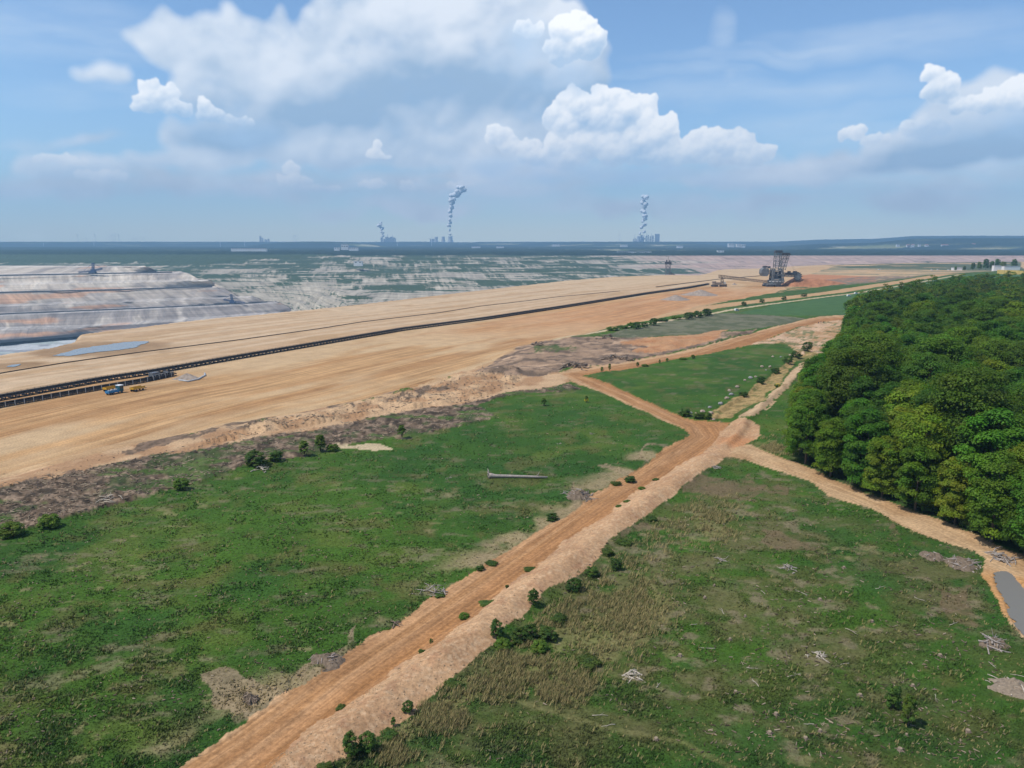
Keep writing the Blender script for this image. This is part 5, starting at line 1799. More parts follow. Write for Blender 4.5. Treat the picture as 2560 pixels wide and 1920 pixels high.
# boulders beside the trench
M_ROCK = mat_plain('boulder_stone', (.36, .27, .21), .9, var=.3, scale=1.2)
M_ROCK2 = mat_plain('grey_boulder_stone', (.27, .26, .25), .9, var=.3, scale=1.2)
rocks = [(1727, 1034), (1741, 1035), (1756, 1031), (1774, 1020), (1777, 1035), (1801, 1011), (1784, 1050), (1823, 977), (1828, 988), (1817, 997), (1843, 969), (1862, 952), (1876, 946), (1889, 943), (1905, 918), (1915, 926), (1925, 918), (1932, 893), (1952, 893), (1975, 889)]
for i, (u, v) in enumerate(sorted(rocks)):
    x, y, z = gz(u, v)
    rg = np.random.default_rng(70 + i)
    s = rg.uniform(.45, 1.0)
    mb = MB(); mb.ball((0, 0, s * .35), s, 2, (1.1, .9, .72), .13, seed=i)
    o = mb.build('boulder', M_ROCK if i % 3 else M_ROCK2, None, False, category='boulder', group='boulders beside the trench')
    o.location = (x, y, z); o.rotation_euler = (0, 0, rg.uniform(0, 6))
    o['label'] = '%s boulder from the left in the row beside the straw coloured trench' % ORD[i]

# bare dead tree in front of the wood
def dead_tree():
    x, y, z = gz(2533, 1300)
    r = root('dead_tree', (x, y, z), 0, 'bare silver dead tree standing against the wood at the right edge', 'tree')
    MB().tube([(0, 0, -.2), (.1, 0, 5), (.25, .1, 9), (.3, .1, 13.5)], [.22, .18, .13, .04], 7).build('trunk', M_WOODPALE, r, True)
    rg = np.random.default_rng(3)
    for i in range(9):
        h = 6 + i * .8; a = rg.uniform(0, 6.28); l = rg.uniform(1.0, 2.4)
        MB().tube([(.22, .08, h), (.22 + math.cos(a) * l * .6, math.sin(a) * l * .6, h + .5), (.22 + math.cos(a) * l, math.sin(a) * l, h + 1.5)], [.07, .05, .015], 5).build('branch', M_WOODPALE, r, True)


dead_tree()


# ------------------------------------------------------------------ belt conveyors on the bench
M_STEEL = mat_plain('dark_steel', (.055, .058, .065), .6, .3, .4, 2.0)
M_STEELMID = mat_plain('grey_steel', (.15, .16, .17), .55, .3, .35, 1.0)
M_STEELLIGHT = mat_plain('pale_grey_steel', (.42, .43, .43), .6, .1, .25, 1.0)
M_BELT = mat_plain('rubber_belt', (.045, .042, .040), .85, 0, .3, 1.0)
M_RUST = mat_plain('dusty_steel', (.26, .20, .15), .8, .1, .4, 1.0)


def conveyor(name, line, step, frame_mb, mat, belt_z, belt_w, label, start=0):
    P = resample(line, step)
    Z = np.array([BENCH_Z] * len(P)) + .0
    Z = terrain_z(P[:, 0].copy(), P[:, 1].copy())
    Z = np.convolve(np.r_[[Z[0]] * 4, Z, [Z[-1]] * 4], np.ones(9) / 9, 'valid')
    r = root(name, (P[0][0], P[0][1], Z[0]), 0, label, 'conveyor')
    o0 = np.array((P[0][0], P[0][1], Z[0]))
    fm = frame_mb.mesh('frame'); fm.materials.append(mat)
    for i in range(len(P) - 1):
        d = P[i + 1] - P[i]
        f = link('frame', fm, None, r)
        f.location = np.array((P[i][0], P[i][1], Z[i])) - o0
        f.rotation_euler = (0, 0, math.atan2(d[1], d[0]))
    V, F = [], []
    for i in range(len(P)):
        d = P[min(i + 1, len(P) - 1)] - P[max(i - 1, 0)]; d = d / np.linalg.norm(d); nrm = np.array((-d[1], d[0]))
        for sy, dz in ((-1, .35), (-.5, 0), (.5, 0), (1, .35)):
            q = P[i] + nrm * sy * belt_w / 2
            V.append(np.array((q[0], q[1], Z[i] + belt_z + dz)) - o0)
    for i in range(len(P) - 1):
        for k in range(3):
            a = i * 4 + k
            F.append((a, a + 1, a + 5, a + 4))
    me = bpy.data.meshes.new('belt'); me.from_pydata([v.tolist() for v in V], [], F)
    link('belt', me, M_BELT, r)
    return r


fr = MB()
for sy in (-1, 1):
    fr.box((3.0, sy * 1.35, 1.35), (6.0, .28, .5))
    fr.box((3.0, sy * 2.1, 2.35), (6.0, .10, .10))
    for px_ in (.6, 3.4):
        fr.box((px_, sy * 1.35, .6), (.28, .3, 1.5)); fr.box((px_, sy * 2.1, 1.9), (.12, .12, 1.1)); fr.box((px_, sy * 1.75, 1.5), (.3, .9, .12))
for px_ in (.6, 2.0, 3.4, 4.8):
    fr.box((px_, 0, 1.75), (.22, 2.9, .25))
fr.box((1.0, 0, .25), (1.1, 3.8, .5)); fr.box((3.8, 0, .25), (.7, 3.4, .4))
fr.box((3.0, -1.75, 1.45), (6.0, .7, .08))
conveyor('belt_conveyor', L_conv, 6.0, fr, M_STEEL, 1.9, 2.2, 'long dark belt conveyor running across the sandy bench to the excavator')
fr2 = MB()
for sy in (-1, 1):
    fr2.box((1.9, sy * 1.0, 1.2), (3.9, .22, .55))
    fr2.box((1.9, sy * 1.0, .35), (3.9, .2, .3))
    for px_ in (.1, 2.0):
        fr2.box((px_, sy * 1.0, .6), (.2, .24, 1.3))
fr2.box((.1, 0, 1.5), (.2, 2.2, .2)); fr2.box((2.0, 0, 1.5), (.2, 2.2, .2))
c2 = conveyor('belt_conveyor', L_conv2, 3.8, fr2, M_STEEL, 1.65, 1.6, 'short lower belt conveyor with pale posts in front of the long one')
pm = MB().box((0, 0, 1.1), (.16, .16, 2.3)).mesh('post'); pm.materials.append(M_STEELLIGHT)
Pq = resample(L_conv2, 3.8)
for i in range(0, len(Pq) - 1):
    d = Pq[i + 1] - Pq[i]; a = math.atan2(d[1], d[0])
    f = link('post', pm, None, c2)
    f.location = Vector((Pq[i][0] + math.sin(a) * 1.5, Pq[i][1] - math.cos(a) * 1.5, height(Pq[i][0], Pq[i][1]))) - c2.location


def drive_station():
    x, y, z = gz(400, 946, BENCH_Z)
    d = L_conv2[-1] - L_conv2[-2]; a = math.atan2(d[1], d[0])
    r = root('conveyor_drive_station', (x, y, z), a, 'dark conveyor drive station at the end of the short belt', 'drive station')
    mb = MB(); mb.box((0, 0, 1.3), (14, 4.2, .7)); mb.box((-2, 0, .5), (10, 3.4, .9)); mb.build('deck', M_STEEL, r)
    mb = MB(); mb.box((-3, .4, 2.5), (4.5, 2.8, 1.8)); mb.build('motor_house', M_STEELMID, r)
    mb = MB(); mb.disc((4.5, 0, 2.1), .9, 'y', 3.0, 14); mb.build('pulley', M_STEEL, r)
    for sx in (-5.5, -1, 3, 6.5):
        for sy in (-1.7, 1.7):
            MB().box((sx, sy, .5), (.35, .35, 1.1)).build('leg', M_STEEL, r)
    mb = MB()
    for sx in np.linspace(-6.5, 6.5, 8):
        mb.box((sx, -2.0, 2.1), (.1, .1, 1.0))
    mb.box((0, -2.0, 2.6), (13.2, .1, .1)); mb.build('handrail', M_STEELLIGHT, r)


drive_station()

# sand heap with a pale hose beside the drive station
def heap(name, u, v, rad, hgt, mat, label, z0=BENCH_Z, sq=1.0, cat='heap'):
    x, y, z = gz(u, v, z0)
    rg = np.random.default_rng(int(u))
    n, m = 28, 9
    V = [(0, 0, hgt)]; F = []
    for j in range(1, m):
        f = j / (m - 1)
        for i in range(n):
            a = i / n * 2 * math.pi
            rr = rad * f * (1 + .12 * math.sin(3 * a + u) + .06 * math.sin(7 * a))
            V.append((math.cos(a) * rr, math.sin(a) * rr * sq, hgt * (1 - f) ** 1.15 * (1 + rg.normal() * .05) - .25 * f))
    for i in range(n):
        F.append((0, 1 + i, 1 + (i + 1) % n))
    for j in range(m - 2):
        for i in range(n):
            a, b = 1 + j * n + i, 1 + j * n + (i + 1) % n
            F.append((a, a + n, b + n, b))
    me = bpy.data.meshes.new(name); me.from_pydata(V, [], F); me.polygons.foreach_set('use_smooth', np.ones(len(F), bool))
    o = link(name, me, mat, None, label=label, category=cat)
    o.location = (x, y, z)
    return o


M_HEAP = mat_plain('heaped_sand', (.40, .29, .19), .95, var=.3, scale=.4)
M_HEAPG = mat_plain('grey_heaped_soil', (.30, .24, .19), .95, var=.35, scale=.5)
heap('soil_heap', 468, 946, 7.0, 2.6, M_HEAPG, 'grey soil heap at the end of the conveyor drive station', sq=.8)
heap('sand_heap', 1752, 738, 24, 7.0, M_HEAPG, 'right one of two grey sand heaps below the belt wagon', sq=.7)
heap('sand_heap', 1690, 750, 17, 6.0, M_HEAPG, 'left one of two grey sand heaps below the belt wagon', sq=.7)
heap('sand_heap', 1836, 712, 4.5, 3.0, M_HEAPG, 'tiny sand heap under the loading bridge')
hose = MB(); hp = [at(448, 952, BENCH_Z), at(470, 955, BENCH_Z), at(495, 950, BENCH_Z), at(513, 940, BENCH_Z), at(512, 935, BENCH_Z)]
hose.tube([(p[0], p[1], height(p[0], p[1]) + .35) for p in hp], .45, 6)
hose.build('drain_pipe', M_STEELLIGHT, None, True, label='pale curved pipe lying around the grey soil heap', category='pipe')

# dark cable lying along the bench
cab = resample(pts([(-300, 990), (0, 934), (160, 908), (330, 884), (600, 850), (800, 822), (900, 806), (1100, 782), (1200, 766), (1270, 758), (1400, 742), (1560, 727)], BENCH_Z), 14)
cz = terrain_z(cab[:, 0].copy(), cab[:, 1].copy())
cmb = MB(); cmb.tube(np.c_[cab, cz + .25], .34, 5)
cmb.build('power_cable', mat_plain('dusty_cable', (.10, .075, .05), .9), None, True, label='thin dark cable line across the sandy bench behind the conveyor', category='cable')
cab2 = resample(pts([(1640, 718), (1720, 708), (1800, 698), (1900, 690)], BENCH_Z), 14)
cmb = MB(); cmb.tube(np.c_[cab2, terrain_z(cab2[:, 0].copy(), cab2[:, 1].copy()) + .4], .6, 5)
cmb.build('power_cable', M_BELT, None, True, label='short dark cable line running behind the big excavator', category='cable')


# ------------------------------------------------------------------ vehicles
def wheels(r, xs, w, rad, mat_t, mat_r):
    for sx in xs:
        for sy in (-1, 1):
            wh = MB().disc((0, 0, 0), rad, 'y', .35, 14).build('wheel', mat_t, r)
            wh.location = (sx, sy * w, rad)
            MB().disc((0, sy * .15, 0), rad * .55, 'y', .12, 12).build('rim', mat_r, wh)


M_TYRE = mat_plain('tyre_rubber', (.02, .02, .02), .9)
M_BLUE = mat_plain('blue_paint', (.03, .20, .42), .45, 0, .15, 1.0)
M_TEAL = mat_plain('dark_teal_paint', (.02, .10, .13), .45, 0, .15, 1.0)
M_WHITE = mat_plain('white_paint', (.78, .78, .76), .45, 0, .06, 1.0)
M_YELLOW = mat_plain('yellow_paint', (.58, .33, .03), .55, 0, .2, 1.0)
M_GLASS = mat_plain('window_glass', (.02, .03, .04), .1, 0, .1, 1.0, .8)


def truck():
    x, y, z = gz(288, 984, BENCH_Z)
    d = L_conv[3] - L_conv[2]
    r = root('work_truck', (x, y, z), math.atan2(d[1], d[0]), 'blue flatbed work truck with white cab roof beside the conveyor', 'truck')
    mb = MB(); mb.box((-1.4, 0, 1.0), (5.2, 2.5, .5)); mb.box((-1.4, 1.2, 1.5), (5.2, .1, .6)); mb.box((-1.4, -1.2, 1.5), (5.2, .1, .6)); mb.box((-3.95, 0, 1.5), (.1, 2.4, .6)); mb.build('bed', M_BLUE, r)
    cab_ = MB().box((2.4, 0, 2.0), (2.0, 2.5, 2.5)).build('cab', M_TEAL, r)
    MB().box((2.4, 0, 3.35), (2.2, 2.6, .22)).build('roof', M_WHITE, cab_)
    MB().box((2.4, -1.27, 2.5), (1.5, .05, .9)).build('window', M_GLASS, cab_)
    MB().box((3.43, 0, 2.5), (.05, 2.1, .9)).build('windscreen', M_GLASS, cab_)
    mb = MB()
    for i in range(6):
        mb.box((-3.4 + i * .8, random.uniform(-.5, .5), 1.55), (.5, .9, .7 + random.random() * .3))
    mb.build('cargo', M_STEELLIGHT, r)
    wheels(r, (-3.0, -1.8, 2.5), 1.1, .52, M_TYRE, M_STEELMID)


truck()


def trailer(u, v, label):
    x, y, z = gz(u, v, BENCH_Z)
    d = L_conv[3] - L_conv[2]
    r = root('low_trailer', (x, y, z), math.atan2(d[1], d[0]), label, 'trailer', 'yellow trailers by the conveyor')
    mb = MB(); mb.box((0, 0, 1.25), (6.2, 2.5, .35)); mb.build('deck', M_YELLOW, r)
    mb = MB(); mb.box((0, 1.2, 1.7), (6.2, .08, .5)); mb.box((0, -1.2, 1.7), (6.2, .08, .5)); mb.box((-3.06, 0, 1.7), (.08, 2.4, .5)); mb.build('side_boards', M_YELLOW, r)
    MB().bar((3.1, 0, 1.0), (5.0, 0, .6), .22).build('drawbar', M_STEELMID, r)
    wheels(r, (-2.3, -1.3, 2.0), 1.05, .48, M_TYRE, M_STEELMID)


trailer(277, 977, 'yellow low trailer partly hidden behind the blue truck')
trailer(344, 977, 'yellow low trailer standing alone right of the blue truck')


def van(u, v, rz, label, col, L=4.8, z0=0.0, name='parked_van', cat='van'):
    x, y, z = gz(u, v, z0)
    r = root(name, (x, y, z), rz, label, cat)
    mb = MB()
    prof = [(-L / 2, .35), (L / 2, .35), (L / 2, 1.0), (L / 2 - .8, 1.15), (L / 2 - 1.5, 1.95), (-L / 2 + .1, 2.0), (-L / 2, 1.2)]
    V = [(a, s * .92, b) for s in (-1, 1) for a, b in prof]; n = len(prof)
    F = [tuple(range(n - 1, -1, -1)), tuple(range(n, 2 * n))] + [(i, (i + 1) % n, n + (i + 1) % n, n + i) for i in range(n)]
    mb.add(V, F); mb.build('body', col, r)
    for s in (-1, 1):
        MB().box((-.2, s * .935, 1.55), (2.4, .03, .55)).build('window', M_GLASS, r)
    wheels(r, (-L * .3, L * .3), .85, .34, M_TYRE, M_STEELMID)


van(2122, 741, .35, 'white van on the pale track above the green field', M_WHITE)
van(1842, 777, .35, 'small white car on the pale track by the grey field', M_WHITE, 4.0, name='parked_car', cat='car')
van(2140, 735, .35, 'white car just right of the white van on the track', M_WHITE, 4.2, name='parked_car', cat='car')
for i, (u, v) in enumerate([(2198, 675), (2330, 676), (2345, 675), (2372, 676), (2413, 674), (2390, 676)]):
    van(u, v, .2, 'small white vehicle parked beyond the excavator, %s from the left' % ORD[i], M_WHITE, 6.5 if i in (0, 4) else 5, BENCH_Z, 'parked_vehicle', 'vehicle')


# ------------------------------------------------------------------ three people on the sandy slope
def person(u, v, mat, label, k):
    x, y, z = gz(u, v)
    me = bpy.data.meshes.new('body')
    V = [(0, 0, .95), (0, 0, 1.2), (0, 0, 1.42), (0, 0, 1.52), (0, .02, 1.66), (.2, 0, 1.40), (.27, .02, 1.12), (.25, .12, .88), (-.2, 0, 1.40), (-.27, .02, 1.12), (-.24, .10, .88), (.1, 0, .9), (.12, .04, .5), (.13, 0, .06), (.14, .14, .03), (-.1, 0, .9), (-.13, -.04, .5), (-.14, -.08, .06), (-.15, .06, .03)]
    E = [(0, 1), (1, 2), (2, 3), (3, 4), (2, 5), (5, 6), (6, 7), (2, 8), (8, 9), (9, 10), (0, 11), (11, 12), (12, 13), (13, 14), (0, 15), (15, 16), (16, 17), (17, 18)]
    rad = [.17, .15, .16, .06, .12, .08, .055, .04, .08, .055, .04, .11, .075, .05, .045, .11, .075, .05, .045]
    me.from_pydata(V, E, [])
    o = bpy.data.objects.new('person', me); COL.objects.link(o)
    md = o.modifiers.new('skin', 'SKIN')
    for i, s in enumerate(me.skin_vertices[0].data):
        s.radius = (rad[i], rad[i] * .85); s.use_root = (i == 0)
    o.modifiers.new('smooth', 'SUBSURF').levels = 1
    dg = bpy.context.evaluated_depsgraph_get()
    m2 = bpy.data.meshes.new_from_object(o.evaluated_get(dg))
    bpy.data.objects.remove(o)
    b = link('person', m2, mat, None, label=label, category='person')
    m2.polygons.foreach_set('use_smooth', np.ones(len(m2.polygons), bool))
    b.location = (x, y, z); b.rotation_euler = (0, 0, k)
    MB().ball((0, 0, 1.72), .115, 1, (1, 1, .8)).build('hair', mat_plain('dark_hair', (.03, .02, .015), .8), b, True)
    return b


person(2046, 810, mat_plain('navy_clothes', (.03, .04, .09), .9), 'leftmost of three walkers on the pale sand, in dark blue clothes', .4)
person(2052, 810, mat_plain('grey_clothes', (.10, .10, .12), .9), 'middle one of three walkers on the pale sand, in grey clothes', 1.8)
person(2059, 809, mat_plain('black_clothes', (.02, .02, .025), .9), 'rightmost of three walkers on the pale sand, in black clothes', -1.2)


# ------------------------------------------------------------------ mining machines
def truss(mb, p0, p1, w, h, bays, t):
    """box girder of bars between two points"""
    p0, p1 = np.array(p0, float), np.array(p1, float)
    d = p1 - p0; L = np.linalg.norm(d); d /= L
    ref = np.array((0, 0, 1.0)) if abs(d[2]) < .8 else np.array((1.0, 0, 0))
    s = np.cross(d, ref); s /= np.linalg.norm(s); u = np.cross(s, d)
    cor = [(-1, -1), (1, -1), (1, 1), (-1, 1)]
    def P(f, c):
        return p0 + d * L * f + s * c[0] * w / 2 + u * c[1] * h / 2
    for c in cor:
        mb.bar(P(0, c), P(1, c), t)
    for i in range(bays + 1):
        f = i / bays
        for k in range(4):
            mb.bar(P(f, cor[k]), P(f, cor[(k + 1) % 4]), t * .7)
            if i < bays:
                a, b = (cor[k], cor[(k + 1) % 4]) if i % 2 else (cor[(k + 1) % 4], cor[k])
                mb.bar(P(f, a), P((i + 1) / bays, b), t * .6)


M_EX = mat_plain('machine_grey', (.17, .18, .185), .65, .2, .35, .4)
M_EXD = mat_plain('machine_dark', (.075, .08, .09), .7, .2, .35, .4)
M_EXL = mat_plain('machine_pale', (.46, .46, .43), .6, 0, .25, .4)
M_REDCUT = mat_plain('red_cut_sand', (.36, .16, .08), .95, 0, .35, .12)


def excavator():
    x, y, z = at(1935, 716, BENCH_Z)
    z = height(x, y)
    r = root('bucket_wheel_excavator', (x, y, z), 0.0, 'huge grey bucket wheel excavator with two tall masts at the end of the bench', 'excavator')
    def crawler(cx, cy):
        mb = MB()
        prof = [(-5, .6), (-4.2, 0), (4.2, 0), (5, .6), (5, 2.0), (4.2, 2.6), (-4.2, 2.6), (-5, 2.0)]
        V = [(cx + a, cy + s * 1.6, b) for s in (-1, 1) for a, b in prof]; n = 8
        mb.add(V, [tuple(range(n - 1, -1, -1)), tuple(range(n, 2 * n))] + [(i, (i + 1) % n, n + (i + 1) % n, n + i) for i in range(n)])
        mb.build('crawler', M_EXD, r)
    for cx in (-9.5, 3.5):
        for cy in (-9, -4.6, 4.6, 9):
            crawler(cx, cy)
    mb = MB(); mb.box((-3, 0, 3.6), (20, 22, 2.0)); mb.disc((2, 0, 5.6), 11.5, 'z', 2.4, 24); mb.build('undercarriage', M_EX, r)
    mb = MB(); mb.disc((2, 0, 8.0), 12.2, 'z', 2.0, 24); mb.build('turntable', M_EX, r)
    mb = MB()
    for a in np.linspace(-2.6, -.5, 6):
        mb.box((2 + math.cos(a) * 12.3, math.sin(a) * 12.3, 7.6), (3.2, .4, 1.3), a + math.pi / 2)
    mb.build('walkway_panels', M_EXL, r)
    mb = MB()
    truss(mb, (-4.5, -6, 9), (-3.5, -5, 26), 2.2, 2.2, 5, .75); truss(mb, (10.5, -6, 9), (9, -5, 26), 2.2, 2.2, 5, .75)
    truss(mb, (-4.5, 6, 9), (-3.5, 5, 26), 2.2, 2.2, 5, .75); truss(mb, (10.5, 6, 9), (9, 5, 26), 2.2, 2.2, 5, .75)
    mb.box((3, 0, 11.0), (15, 12, 1.6)); mb.box((3, 0, 17.0), (14, 11, 1.2)); mb.box((3, 0, 23.0), (14, 11, 1.2))
    mb.build('tower_frame', M_EX, r)
    mb = MB(); mb.box((0, -1, 14), (7, 9, 4.6)); mb.box((7.5, 1, 13.6), (5, 8, 4)); mb.box((4, 0, 19.8), (9, 8, 3.6)); mb.build('machine_house', M_EXD, r)
    mb = MB()
    for i in range(5):
        mb.box((-2.5 + i * 2.6, -6.2, 19.5 + (i % 2) * 4.2), (1.5, .6, 1.4))
    mb.build('cabins', M_EXL, r)
    def mast(name, foot, top, w0):
        mb = MB()
        for s in (-1, 1):
            def q(f, side):
                return (foot[0] + (top[0] - foot[0]) * f + side * w0 / 2, s * (4.5 - .5 * f), foot[1] + (top[1] - foot[1]) * f)
            for side in (-1, 1):
                mb.bar(q(0, side), q(1, side), .95)
            for i in range(4):
                f0, f1 = i / 4, (i + 1) / 4
                mb.bar(q(f1, -1), q(f1, 1), .5)
                mb.bar(q(f0, -1), q(f1, 1), .38); mb.bar(q(f0, 1), q(f1, -1), .38)
        for f in (.33, .66):
            cx = foot[0] + (top[0] - foot[0]) * f; cz = foot[1] + (top[1] - foot[1]) * f
            mb.bar((cx - w0 / 2, -4.3, cz), (cx - w0 / 2, 4.3, cz), .45); mb.bar((cx + w0 / 2, -4.3, cz), (cx + w0 / 2, 4.3, cz), .45)
        o = mb.build(name, M_EX, r)
        mb = MB(); mb.box((top[0], 0, top[1] + .6), (w0 + 2.4, 11, 1.2)); mb.box((top[0], 0, top[1] + 2.0), (w0 + 1.0, 8, 1.8))
        for i in range(5):
            mb.box((top[0] - w0 / 2 - .8 + i * (w0 + 1.6) / 4, -5.2, top[1] + 2.0), (.25, .25, 2.2))
        mb.build('mast_head', M_EXD, o)
    mast('mast', (2.6, 24), (3.4, 49.5), 8.2)
    mast('mast', (9.8, 24), (14.8, 46.0), 7.6)
    mb = MB(); truss(mb, (-3, 0, 21), (-15, 0, 21), 7, 5, 5, .7); mb.build('counterweight_boom', M_EX, r)
    prof = [(-21.5, 19.5), (-19.5, 15.2), (-12.5, 15.2), (-10.0, 18.5), (-11, 26), (-17, 27.5), (-21, 24.5)]
    mb = MB(); V = [(a, s * 6, b) for s in (-1, 1) for a, b in prof]; n = 7
    mb.add(V, [tuple(range(n - 1, -1, -1)), tuple(range(n, 2 * n))] + [(i, (i + 1) % n, n + (i + 1) % n, n + i) for i in range(n)]); mb.build('counterweight', M_EX, r)
    mb = MB(); mb.box((-15, 0, 28.6), (5, 6, 2.4)); mb.box((-9, 0, 28.0), (3, 5, 3)); mb.build('winch_house', M_EXD, r)
    mb = MB()
    for s in (-1, 1):
        mb.bar((3.4, s * 4, 50), (-16, s * 4, 27), .14); mb.bar((14.8, s * 4, 47), (31, s * 2.5, 20), .14)
    mb.build('stay_cables', M_EXD, r)
    mb = MB(); truss(mb, (11, 0, 17.5), (32, 0, 16.5), 5, 5, 8, .8); mb.build('wheel_boom', M_EX, r)
    mb = MB(); mb.box((24, 0, 18.6), (15, 6.4, 3.2)); mb.box((20, -2.5, 21.2), (4, 3, 2.4)); mb.box((29.5, 0, 21.2), (5, 4, 2.2)); mb.build('boom_machinery', M_EXD, r)
    mb = MB(); mb.disc((33.5, -1.5, 14.8), 5.0, 'y', 2.2, 24); o = mb.build('bucket_wheel', M_EX, r)
    for i in range(12):
        a = i / 12 * 2 * math.pi
        MB().box((33.5 + math.cos(a) * 5.6, -1.5, 14.8 + math.sin(a) * 5.6), (1.8, 2.6, 1.3)).build('bucket', M_EXD, o)
    mb = MB(); truss(mb, (-9, -2, 6.5), (-44, -3, 10.5), 4.0, 3.2, 16, .55); truss(mb, (-44, -3, 10.5), (-83, -4, 15.0), 4.0, 4.2, 18, .55)
    mb.build('loading_bridge', M_RUST, r)
    mb = MB()
    for s in (-1, 1):
        mb.bar((-80, -4 + s * 2, 0), (-79, -4 + s * 1, 14.5), .7); mb.bar((-74, -4 + s * 2, 0), (-78, -4 + s * 1, 14.5), .7)
    mb.box((-77, -4, 3), (8, 6, .8)); mb.build('bridge_support', M_RUST, r)
    mb = MB(); mb.box((-45, -3, 9.2), (74, 2.4, .4)); mb.tube([(-10, -3, 6.4), (-82, -4, 14.6)], .5, 5); mb.build('bridge_belt', M_BELT, r) if False else None
    # belt wagon that takes over the sand
    w = root('belt_wagon', (x - 82, y - 6, z), 0.0, 'dusty brown belt wagon on crawlers at the end of the loading bridge', 'belt wagon')
    for cx in (-7, 5.5):
        MB().box((cx, -2, 1.2), (9, 2.6, 2.4)).build('crawler', M_EXD, w); MB().box((cx, 3.5, 1.2), (9, 2.6, 2.4)).build('crawler', M_EXD, w)
    mb = MB(); mb.box((0, 0, 3.2), (20, 8, 1.6)); mb.box((-2, 0, 5.0), (9, 6, 2.4)); mb.build('frame', M_RUST, w)
    mb = MB(); mb.box((-8, 0, 6.2), (5, 5, 3)); mb.box((3.5, 0, 6.4), (3.5, 4, 3.0)); mb.build('hopper', M_RUST, w)
    mb = MB(); mb.box((7, -2, 5.4), (2.6, 2.4, 2.6)); mb.build('cabin', M_EXL, w)
    # the bank the wheel is cutting
    bank = MB()
    n = 26
    V, F = [], []
    rg = np.random.default_rng(2)
    for j in range(9):
        f = j / 8
        for i in range(n):
            g = i / (n - 1)
            hgt = 11.5 * min(1, g * 5 + .15) * (1 - .8 * max(0, g - .5) * 2)
            V.append((14 + g * 110, (-4 - 14 * g) + (-8 + f * 70) * (0.4 + .6 * g) + math.sin(g * 9) * 2 + (1 - f) * rg.uniform(-1, 1), hgt * sstep(0, .32, np.array(f)).item() * (1 - sstep(.75, 1, np.array(f)).item()) - .6))
    for j in range(8):
        for i in range(n - 1):
            a = j * n + i
            F.append((a, a + 1, a + n + 1, a + n))
    me = bpy.data.meshes.new('cut_bank'); me.from_pydata(V, [], F); me.polygons.foreach_set('use_smooth', np.ones(len(F), bool))
    o = link('cut_bank', me, M_REDCUT, None, label='red brown sand bank being cut under the bucket wheel', category='sand bank')
    o.location = (x, y, z)


excavator()


def tower_machine(u, v, zz, label):
    x, y, _ = at(u, v, zz)
    r = root('mining_machine', (x, y, zz - 3), 0, label, 'excavator')
    mb = MB()
    for s in (-1, 1):
        truss(mb, (1, s * 4, 3), (1, s * 3, 27), 1, 8.5, 3, .6)
    for h in (9, 17):
        mb.box((1, 0, h), (9, 7, .6))
    mb.build('tower', M_EX, r)
    mb = MB(); mb.box((1, 0, 29), (12, 9, 5)); mb.box((-2, 0, 33), (2, 2, 4)); mb.box((4, 0, 33), (2, 2, 3)); mb.build('tower_head', M_EXD, r)
    mb = MB(); mb.box((2, 0, 3), (13, 8, 3.5)); truss(mb, (6, 0, 9), (18, -2, 2), 4, 3, 4, .7); mb.build('machine_house', M_EXD, r)
    mb = MB(); mb.bar((1, 0, 32), (1, 0, 41), .6); mb.build('antenna', M_EX, r)


tower_machine(1668, 690, -8, 'dark lattice machine tower rising behind the bench rim left of the excavator')


def spreader(u, v, zz, s, flip, label):
    x, y, _ = at(u, v, zz)
    r = root('spoil_spreader', (x, y, zz), 0, label, 'spreader')
    r.scale = (s * flip, s, s)
    m = mat_plain('blue_machine', (.05, .08, .16), .7, .1, .3, .3)
    for cx in (-6, 6):
        for cy in (-6, 6):
            MB().box((cx, cy, 1.5), (10, 3, 3)).build('crawler', M_EXD, r)
    mb = MB(); mb.box((0, 0, 5), (18, 12, 5)); mb.box((2, 0, 10), (12, 9, 6)); mb.build('machine_house', m, r)
    mb = MB(); truss(mb, (-8, 0, 7), (-42, 0, 4), 5, 4, 8, 1.0); mb.build('receiving_boom', m, r)
    mb = MB(); truss(mb, (6, 0, 10), (30, 0, 15), 5, 4, 7, 1.0); mb.build('discharge_boom', m, r)
    mb = MB(); truss(mb, (2, 0, 12), (4, 0, 32), 7, 5, 6, 1.0); mb.build('mast', m, r)
    mb = MB(); mb.bar((4, 0, 32), (30, 0, 16), .8); mb.bar((4, 0, 32), (-30, 0, 6), .8); mb.build('stay_cables', m, r)


def row_height(k, u):
    rv, rz = dump_rows(np.array([float(u)]))
    return float(rv[k][0]), float(rz[k][0])


v_, z_ = row_height(4, 575)
spreader(582, v_ + 1.5, z_, 1.0, -1, 'blue spoil spreader with tall mast on the lower tip terrace')
v_, z_ = row_height(12, 240)
spreader(232, v_ + 2.5, z_, 1.15, 1, 'dark blue spoil spreader on the uppermost tip terrace')

M_TIPBELT = mat_plain('dusty_belt_line', (.13, .125, .125), .9)
